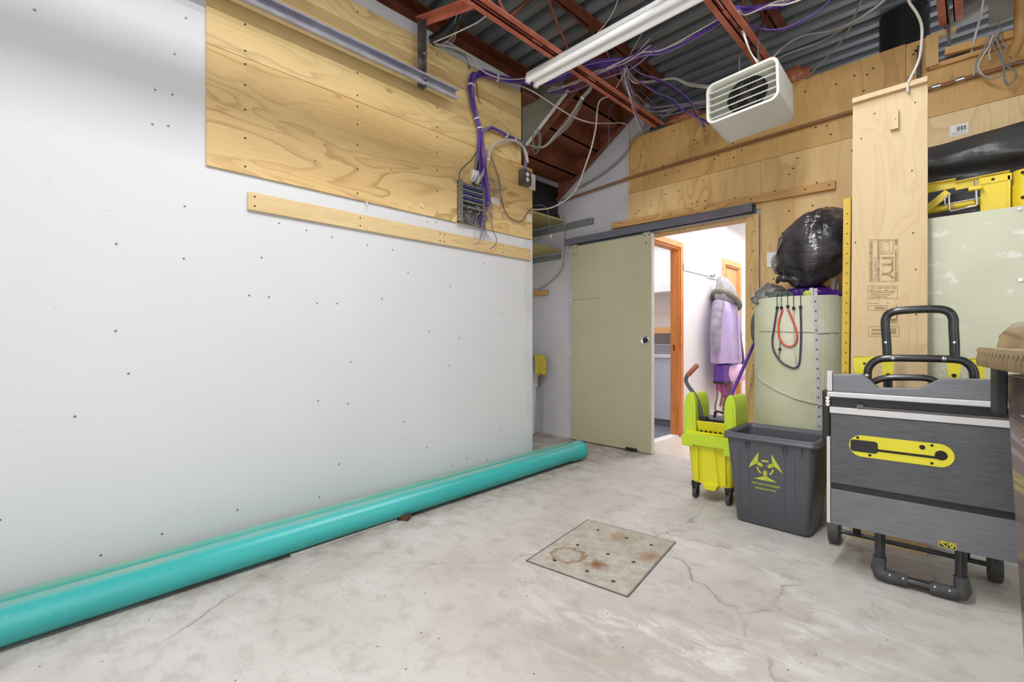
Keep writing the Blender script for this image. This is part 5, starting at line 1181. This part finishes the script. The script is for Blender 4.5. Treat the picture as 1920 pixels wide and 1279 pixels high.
outline(1627, 536, 1683, 560, .8)
for k in range(4): bx2(1632+k*13, 539, 1641+k*13, 541); bx2(1630+k*13, 544+k % 2, 1640+k*13, 546+k % 2)
for k in range(3): bx2(1632, 548+4*k, 1676-6*k, 549.4+4*k)
bx2(1627, 568, 1646, 569); bx2(1662, 568, 1668, 569); outline(1627, 573, 1664, 582, .8); bx2(1640, 576, 1660, 579)
mb.build('grade_stamp', M['print'], bd); mb = MB()
outline(1628, 612, 1686, 631, .8); bx2(1634, 617, 1660, 620); bx2(1634, 624, 1652, 627); bx2(1666, 616, 1680, 626)
mb.build('grade_stamp', M['print'], bd)
# perforated yellow angle
ya_ = thing('perforated_angle', 'tall narrow amber perforated steel angle beside the leaning board', 'angle', (-.56, 3.38, 0))
a = Vector((-.568, 3.40, 0)); b = atY(1588, 372, 3.42)
mb = MB(); mb.bar(a, b, .034, .004, (0, 1, 0)); mb.bar(a+Vector((.018, .017, 0)), b+Vector((.018, .017, 0)), .004, .034, (0, 1, 0))
for k in range(22): q_ = a.lerp(b, .3+k*.031); mb.disc(q_+Vector((.004, -.0025, 0)), .004, (0, -1, 0), 8, 1)
mb.build('bar', [M['gold'], M['darkhole']], ya_)
# pale green panel and scaffold pieces behind it
pb = thing('pale_green_panel', 'large pale green scuffed panel standing right of leaning board', 'panel', (.2, 3.27, 0))
mb = MB(); mb.box(-.30, .95, 3.262, 3.285, .03, 1.712); screws(mb, [], (0, -1, 0)); mb.build('sheet', M['pboard'], pb, bevel=.002)
for px, py in ((1911, 392), (1913, 525)):
    c = atY(px, py, 3.261); mb = MB(); mb.cyl(c, c-Vector((0, .006, 0)), .008, 10); mb.build('screw', M['chrome'], pb)
mb = MB(); mb.box(-.30, .95, 3.24, 3.31, 0, .03); mb.build('base_rail', M['whitestrip'], pb)
sf = thing('scaffold_truss', 'yellow scaffold truss piece with clamp plate above the green panel', 'scaffold', (.05, 3.45, 0))
Yf = 3.40
mb = MB()
mb.bar(atY(1725, 356, Yf), atY(1792, 343, Yf), .004, .05); mb.bar(atY(1725, 349, Yf), atY(1792, 337, Yf), .05, .004)
mb.bar(atY(1791, 349, Yf-.005), atY(1893, 328, Yf-.005), .004, .045); mb.bar(atY(1791, 343, Yf), atY(1893, 322, Yf), .05, .004); mb.build('top_angle', M['scaf'], sf)
mb = MB(); mb.bar(atY(1728, 400, Yf-.02), atY(1778, 360, Yf-.02), .008, .036, (0, 0, 1)); mb.build('brace', M['scaf'], sf)
mb = MB(); mb.cyl(atY(1722, 398, Yf+.03), atY(1846, 378, Yf+.03), .018, 14); mb.cyl(atY(1846, 378, Yf+.03), atY(1893, 370, Yf+.03), .014, 14); mb.build('lower_tube', M['scaf'], sf)
mb = MB(); a = atY(1838, 345, Yf-.03); b = atY(1895, 395, Yf-.03); mb.box(a.x, b.x, Yf-.03, Yf+.03, 1.60, a.z); mb.box(b.x-.012, b.x, Yf-.034, Yf-.028, 1.60, a.z+.02); mb.disc((a.x+.045, Yf-.0345, a.z+.012), .007, (0, -1, 0), 10, 1); mb.box(a.x-.004, b.x+.004, Yf-.034, Yf-.03, a.z-.005, a.z+.03); mb.build('clamp_plate', [M['scaf'], M['darkhole']], sf, bevel=.003)
for px in (-.14, .16):
    mb = MB(); mb.cyl((px, Yf+.03, 0), (px, Yf+.03, 1.68), .02, 14); mb.build('post', M['scaf'], sf)
ub = MB(); Yu = Yf-.055
def ubolt(pl, r, nm): mb = MB(); mb.tube([atY(x, y, Yu) for x, y in pl], r, 8); mb.build(nm, M['chrome'], sf)
ubolt([(1779, 364), (1780, 393), (1783, 396), (1829, 386), (1831, 383), (1829, 338)], .0055, 'u_bolt'); ubolt([(1838, 371), (1790, 380), (1772, 384), (1771, 371), (1776, 369)], .004, 'u_bolt')
mb = MB(); a = atY(1826, 353, Yu); mb.box(a.x-.02, a.x+.03, Yu-.008, Yu+.03, a.z-.01, a.z+.01); mb.build('clamp_lug', M['scaf'], sf, bevel=.002)
sc2 = thing('scaffold_post', 'yellow round scaffold post with holes at the right edge', 'scaffold', (.25, 3.4, 0))
c = atY(1920, 352, Yf-.02); mb = MB(); mb.cyl((c.x+.012, Yf, 0), (c.x+.012, Yf, atY(1912, 322, Yf).z), .05, 24); mb.cyl((c.x+.012, Yf, 0), (c.x+.012, Yf, atY(1912, 348, Yf).z), .055, 24)
for y in (323, 370): h = atY(1918, y, Yf-.056); mb.disc(h, .008, (0, -1, 0), 10, 1)
mb.build('tube', [M['scaf'], M['darkhole']], sc2)
# black sheeting behind
def sheet(x, t_):
    return None
mb = MB(); nu, nv = 60, 40
tz = lambda x: 2.262+.012*math.sin(x*9)
def shf(u, v):
    x = -.30+u*1.0; z = tz(x)-v*(.50); vf = .30+.28*u; e_ = 1/(1+math.exp((v-vf)*60))
    y = 3.80+.05*max(0, .1-v)*4-.10*e_*(.4+.6*min(v*5, 1))-.03*v+.012*math.sin(u*7+v*5)+.008*math.sin(u*19-v*9)+.012*noise.noise(Vector((u*5, v*6, 2)))
    return Vector((x, y, z))
mb.grid(shf, nu, nv); ps = mb.build('plastic_sheeting', M['plastic_sheet'], solid=.004); tag(ps, 'folded black plastic sheeting heaped above the green panel', 'sheeting')
mb = MB(); mb.box(-.30, .8, 3.55, 4.05, 1.68, 1.73); mb.box(-.26, -.2, 3.7, 4.0, 0, 1.68); mb.box(.6, .66, 3.7, 4.0, 0, 1.68); tag(mb.build('storage_ledge', M['ledger']), 'dark recessed wooden ledge under the black sheeting', 'ledge')
mb = MB(); mb.box(-.28, .7, 3.88, 4.04, 1.732, 2.02); tag(mb.build('black_bundle', M['plastic_sheet'], bevel=.04), 'dark wrapped bundle beneath the black sheeting', 'bundle')
# ============================================================ FOLDED TABLE SAW
SA = math.radians(3.0)
SO = Vector((-.165, 2.585, 0))
sw = thing('table_saw', 'grey table saw folded upright on its rolling stand', 'saw', tuple(SO), SA)
def sb(nm, mt, x0, x1, y0, y1, z0, z1, bevel=.002, par=None):
    mb = MB(); mb.box(x0, x1, y0, y1, z0, z1); return mb.build(nm, mt, par or sw, bevel=bevel, local=True)
def toloc(px, py, y=0.0):
    m = ROOT[sw].inverted(); o = m @ O0; d = m.to_3x3() @ ray(px, py); t = (y-o.y)/d.y; return o+d*t
XL, XR = -.312, .36
# main table plate with a cut-out seen as the insert
sb('table_plate', M['saw'], XL, XR, 0, .03, .415, .735)
sb('lower_wing', M['saw2'], XL, XR, 0, .03, .224, .385)
sb('wing_gap', M['sawdark'], XL+.002, XR, .012, .028, .385, .415, 0)
sb('fence_rail', M['sawlight'], XL-.004, XR, -.006, .03, .737, .765)
sb('recess_panel', M['sawdark'], XL+.005, XR-.02, .016, .03, .765, .812, 0)
sb('front_rail', M['sawlight'], XL-.014, XR-.04, -.010, .03, .812, .835, .004)
mb = MB(); pts = [(XL+.006, .835), (XL+.006, .915)]
for px, py in ((1617, 701), (1648, 727), (1725, 728), (1765, 709), (1850, 711)): q_ = toloc(px, py, .01); pts.append((q_.x, q_.z))
pts += [(XR-.04, pts[-1][1]), (XR-.04, .835)]
mb.prism(pts, 'y', .004, .034); mb.build('upper_wing', M['saw2'], sw, bevel=.004, local=True)
sb('side_casting', M['sawlight'], XL-.016, XL-.002, 0, .05, .224, .625); sb('side_casting', M['sawlight'], XL-.016, XL+.005, .004, .05, .838, .93)
sb('hinge_bracket', M['black'], XL-.035, XL-.004, .01, .09, .60, .84, .006)
for z in (.79, .775, .805):
    mb = MB(); mb.cyl((XL-.012, -.002, z), (XL-.012, .02, z), .008, 10); mb.build('bolt', M['chrome'], sw, local=True)
mb = MB(); mb.bar((-.2, .0, .772), (XR-.06, .0, .771), .008, .008); mb.box(-.215, -.19, -.006, .01, .768, .785); mb.build('fence_bar', M['dsteel'], sw, local=True)
# yellow throat insert
a = toloc(1592, 843, -.002); b = toloc(1790, 858, -.002); zc = .60; hl = (b.x-a.x)/2; cx = (a.x+b.x)/2; hz = .0475
mb = MB(); pts = [(cx+hl-hz+hz*math.cos(math.radians(t)), zc+hz*math.sin(math.radians(t))) for t in range(-90, 91, 10)]+[(cx-hl+hz+hz*math.cos(math.radians(t)), zc+hz*math.sin(math.radians(t))) for t in range(90, 271, 10)]
mb.prism(pts, 'y', -.0025, .004); ti = mb.build('throat_insert', M['yellow'], sw, local=True)
mb = MB(); mb.prism(rrect(.098, .052, .012, 4, cx-hl+.054, zc+.0), 'y', -.0045, .0); mb.build('insert_latch', M['black'], ti, local=True)
mb = MB(); mb.bar((cx-hl+.10, -.0035, zc-.010), (cx+hl-.05, -.0035, zc-.010), .002, .010, (0, 0, 1)); mb.build('blade_slot', M['darkhole'], ti, local=True)
mb = MB(); mb.disc((cx+hl-.04, -.0032, zc+.001), .020, (0, -1, 0), 20); mb.build('finger_hole', M['darkhole'], ti, local=True)
for u, v, r_ in ((-.098, .026, .010), (-.068, .038, .0055), (-.068, -.036, .0055), (-2*hl+.0215+.01, .036, .006), (-2*hl+.075, -.036, .006)):
    mb = MB(); mb.disc((cx+hl+u, -.0032, zc+v), r_, (0, -1, 0), 14); mb.build('screw_hole', M['darkhole'], ti, local=True)
# warning sticker on lower wing
a = toloc(1760, 1009, -.001); b = toloc(1793, 1026, -.001)
mb = MB(); mb.box(a.x, b.x, -.0012, 0, .2265, .252); st_ = mb.build('warning_sticker', M['stickerblack'], sw, local=True)
mb = MB(); w_ = b.x-a.x
for x0, x1, z0, z1 in ((0, 1, .93, 1), (0, 1, 0, .05), (0, .04, 0, 1), (.96, 1, 0, 1), (.48, .52, 0, 1)): mb.box(a.x+w_*x0, a.x+w_*x1, -.002, -.0012, .2265+.0255*z0, .2265+.0255*z1)
for x0, x1, z0, z1 in ((.1, .42, .7, .85), (.58, .9, .7, .85)): mb.box(a.x+w_*x0, a.x+w_*x1, -.002, -.0012, .2265+.0255*z0, .2265+.0255*z1)
mb.bar((a.x+w_*.1, -.0016, .244), (a.x+w_*.42, -.0016, .231), .001, .004, (0, 0, 1)); mb.bar((a.x+w_*.6, -.0016, .244), (a.x+w_*.75, -.0016, .231), .001, .004, (0, 0, 1)); mb.bar((a.x+w_*.75, -.0016, .231), (a.x+w_*.9, -.0016, .244), .001, .004, (0, 0, 1))
mb.build('sticker_print', M['yellow'], st_, local=True)
# saw body behind the table
sb('motor_housing', M['black'], XL+.06, XR-.08, .032, .24, .36, .80, .02)
# stand: foot bar, legs, frame, handles, wheels
lf = toloc(1650, 1072, .06); rf = toloc(1802, 1112, .06)
fl = Vector((lf.x, .05, .03)); fr2 = Vector((rf.x, .05, .03)); r_ = .019
mb = MB(); mb.cyl(fl, fr2, r_, 14); ft = mb.build('foot_bar', M['blackgloss'], sw, local=True)
for c, sg in ((fl, 1), (fr2, -1)):
    mb = MB(); mb.tube([c+Vector((sg*.095, 0, 0)), c+Vector((sg*.02, 0, .0)), c+Vector((0, .0, .006)), c+Vector((-sg*.006, .004, .02)), c+Vector((-sg*.0, .006, .075))], [.0265, .0275, .0285, .0275, .0245], 14)
    el = mb.build('elbow', M['rubber'], sw, local=True)
    for u in (.035, .08):
        mb = MB(); mb.ball(c+Vector((sg*u, -.022, .014)), .006, 8); mb.build('rivet', M['chrome'], el, local=True)
for c in (fl, fr2):
    mb = MB(); mb.tube([c+Vector((0, .006, .07)), c+Vector((0, .02, .30)), c+Vector((0, .10, .60))], r_, 12); mb.build('leg', M['blackgloss'], sw, local=True)
for x, sg in ((-.345, 1), (.245, -1)):
    mb = MB(); prof = [(.03, -.022), (.062, -.024), (.068, -.018), (.068, .018), (.062, .024), (.03, .022)]
    mb.lathe(prof, (x, .385, .0685), 28, axis='x')
    for k in range(18): a_ = 2*PI*k/18; mb.obox((x, .385+.066*math.cos(a_), .0685+.066*math.sin(a_)), (.03, .012, .004), (a_+PI/2, 0, 0))
    wh = mb.build('wheel', M['rubber'], sw, local=True)
    mb = MB(); mb.cyl((x-.026, .385, .0685), (x+.026, .385, .0685), .03, 16); mb.build('hub', M['dsteel'], wh, local=True)
mb = MB(); mb.cyl((-.345, .385, .0685), (.245, .385, .0685), .011, 10)
for x in (-.25, .15): mb.tube([(x, .385, .0685), (x, .36, .2), (x, .24, .5)], .017, 10)
mb.bar((-.30, .30, .2), (.24, .30, .2), .03, .03); mb.build('axle_frame', M['blackgloss'], sw, local=True)
yh = .31
def U(pl, y, r_, nm, mt, seg=5):
    mb = MB(); mb.tube(crv([toloc(x, y_, y) for x, y_ in pl], seg), r_, 14); return mb.build(nm, mt, sw, local=True)
hnd = U([(1665, 760), (1665, 725), (1663, 650), (1660, 612), (1661, 597), (1668, 588), (1685, 583), (1730, 580), (1762, 580), (1779, 585), (1787, 597), (1788, 615), (1790, 660), (1790, 760)], .30, .0185, 'push_handle', M['blackgloss'])
for px in (1661, 1789):
    c = toloc(px, 642, .30); mb = MB(); mb.disc(c+Vector((0, -.0192, 0)), .005, (0, -1, 0), 10); mb.build('pin', M['white'], hnd, local=True)
U([(1627, 740), (1627, 700), (1632, 685), (1645, 675), (1665, 672), (1720, 672), (1790, 674), (1812, 680), (1824, 693), (1827, 712), (1827, 740)], .14, .0165, 'carry_bar', M['blackgloss'])
U([(1628, 722), (1640, 715), (1660, 709), (1700, 708), (1735, 709), (1752, 714), (1768, 722)], .07, .014, 'rear_bar', M['blackgloss'])
a = toloc(1601, 668, .26); b = toloc(1846, 667, .26); h0 = toloc(1601, 700, .26).z
mb = MB(); mb.box(a.x, b.x, .26, .30, a.z-.006, a.z); mb.box(a.x, a.x+.075, .26, .265, h0, a.z); mb.box(b.x-.045, b.x, .26, .265, h0-.03, a.z)
mb.disc((a.x+.042, .2592, a.z-.035), .006, (0, -1, 0), 10, 1); mb.disc((b.x-.02, .2592, a.z-.02), .006, (0, -1, 0), 10, 1); mb.build('cross_angle', [M['yellow'], M['darkhole']], sw, local=True)
for px in (1665, 1789):
    c = toloc(px, 690, .26); mb = MB(); mb.prism([(c.x-.026, a.z-.004), (c.x+.024, a.z-.004), (c.x+.018, c.z-.045), (c.x-.018, c.z-.045)], 'y', .262, .268); mb.disc((c.x+.0, .2612, c.z-.034), .009, (0, -1, 0), 10, 1); mb.build('handle_tab', [M['yellow'], M['darkhole']], sw, local=True)
for px, py in ((1674, 672), (1770, 673), (1625, 705)):
    c = toloc(px, py, .12); mb = MB(); mb.ball(c, .011, 10); mb.build('bolt', M['chrome'], sw, local=True)

# ============================================================ BROWN CLEAR BIN
bb = thing('clear_brown_bin', 'large see through brown bin with domed lid at right edge', 'bin', (.337, 1.866, 0), math.radians(9.1))
ZR = .93
def sqr(h, z, r, n=10):
    pts = []
    for (sx, sy, a0) in ((1, 1, 0), (-1, 1, 90), (-1, -1, 180), (1, -1, 270)):
        for k in range(n+1):
            a_ = math.radians(a0+90*k/n); pts.append(Vector((sx*(h-r)+r*math.cos(a_), sy*(h-r)+r*math.sin(a_), z)))
    return pts
hb = lambda z: .212+.034*z/ZR
mb = MB(); mb.loft([sqr(hb(0)-.01, .004, .06), sqr(hb(.03), .03, .07), sqr(hb(.5), .5, .07), sqr(hb(.97), .97, .07), sqr(hb(.97)-.005, .97, .065), sqr(hb(.03)-.005, .03, .065)], caps=(True, True)); mb.build('tub', M['tinted'], bb, local=True)
def skirt(h, z, amp):
    base = sqr(h, z, .05); ref = sqr(.3, z, .05); out = []; n = len(base); L = 0
    for i in range(n):
        a_ = base[i]; b_ = base[(i+1) % n]; sg = (ref[(i+1) % n]-ref[i]).length; st2 = max(1, int(sg/.0045))
        nrm = Vector((b_.y-a_.y, -(b_.x-a_.x), 0)).normalized()
        for k in range(st2):
            q_ = L+sg*k/st2; out.append(a_.lerp(b_, k/st2)+nrm*amp*abs(math.sin(PI*q_/.042)))
        L += sg
    return out
mb = MB(); mb.loft([skirt(.288, .992, .012), skirt(.290, 1.0, .012), skirt(.290, 1.022, .012), skirt(.297, 1.030, .001), skirt(.300, 1.044, .0), skirt(.295, 1.050, 0), skirt(.23, 1.050, 0)], caps=(False, True)); ld = mb.build('lid', M['lid'], bb, local=True)
mb = MB(); mb.loft([sqr(.264, 1.050, .06), sqr(.258, 1.09, .07), sqr(.240, 1.12, .08), sqr(.20, 1.135, .09), sqr(.12, 1.138, .09)], caps=(False, True)); mb.build('lid_dome', M['lid'], ld, local=True)
mb = MB(); mb.box(-.17, .17, -.10, .10, 1.136, 1.152); mb.build('dome_flap', M['black'], ld, bevel=.006, local=True)
mb = MB(); mb.box(-.245, -.215, .262, .285, 1.052, 1.09); mb.build('lid_latch', M['black'], ld, bevel=.005, local=True)
mb = MB(); mb.box(-.274, -.250, .15, .225, .855, .99); mb.build('hand_grip', M['black'], bb, bevel=.004, local=True)
# pale worn print on the left face
mb = MB(); xf = lambda z: -hb(z)-.0012
def mk(y0, y1, z0, z1): mb.add([(xf(z0), y0, z0), (xf(z0), y1, z0), (xf(z1), y1, z1), (xf(z1), y0, z1)], [(0, 1, 2, 3)])
mk(-.2, .05, .865, .869); mk(-.2, .05, .80, .804)
for k in range(7): mk(-.17+k*.028, -.17+k*.028+.014, .815, .852)
mk(-.2, -.03, .885, .91)
mb.build('worn_print', M['strip'], bb, local=True)
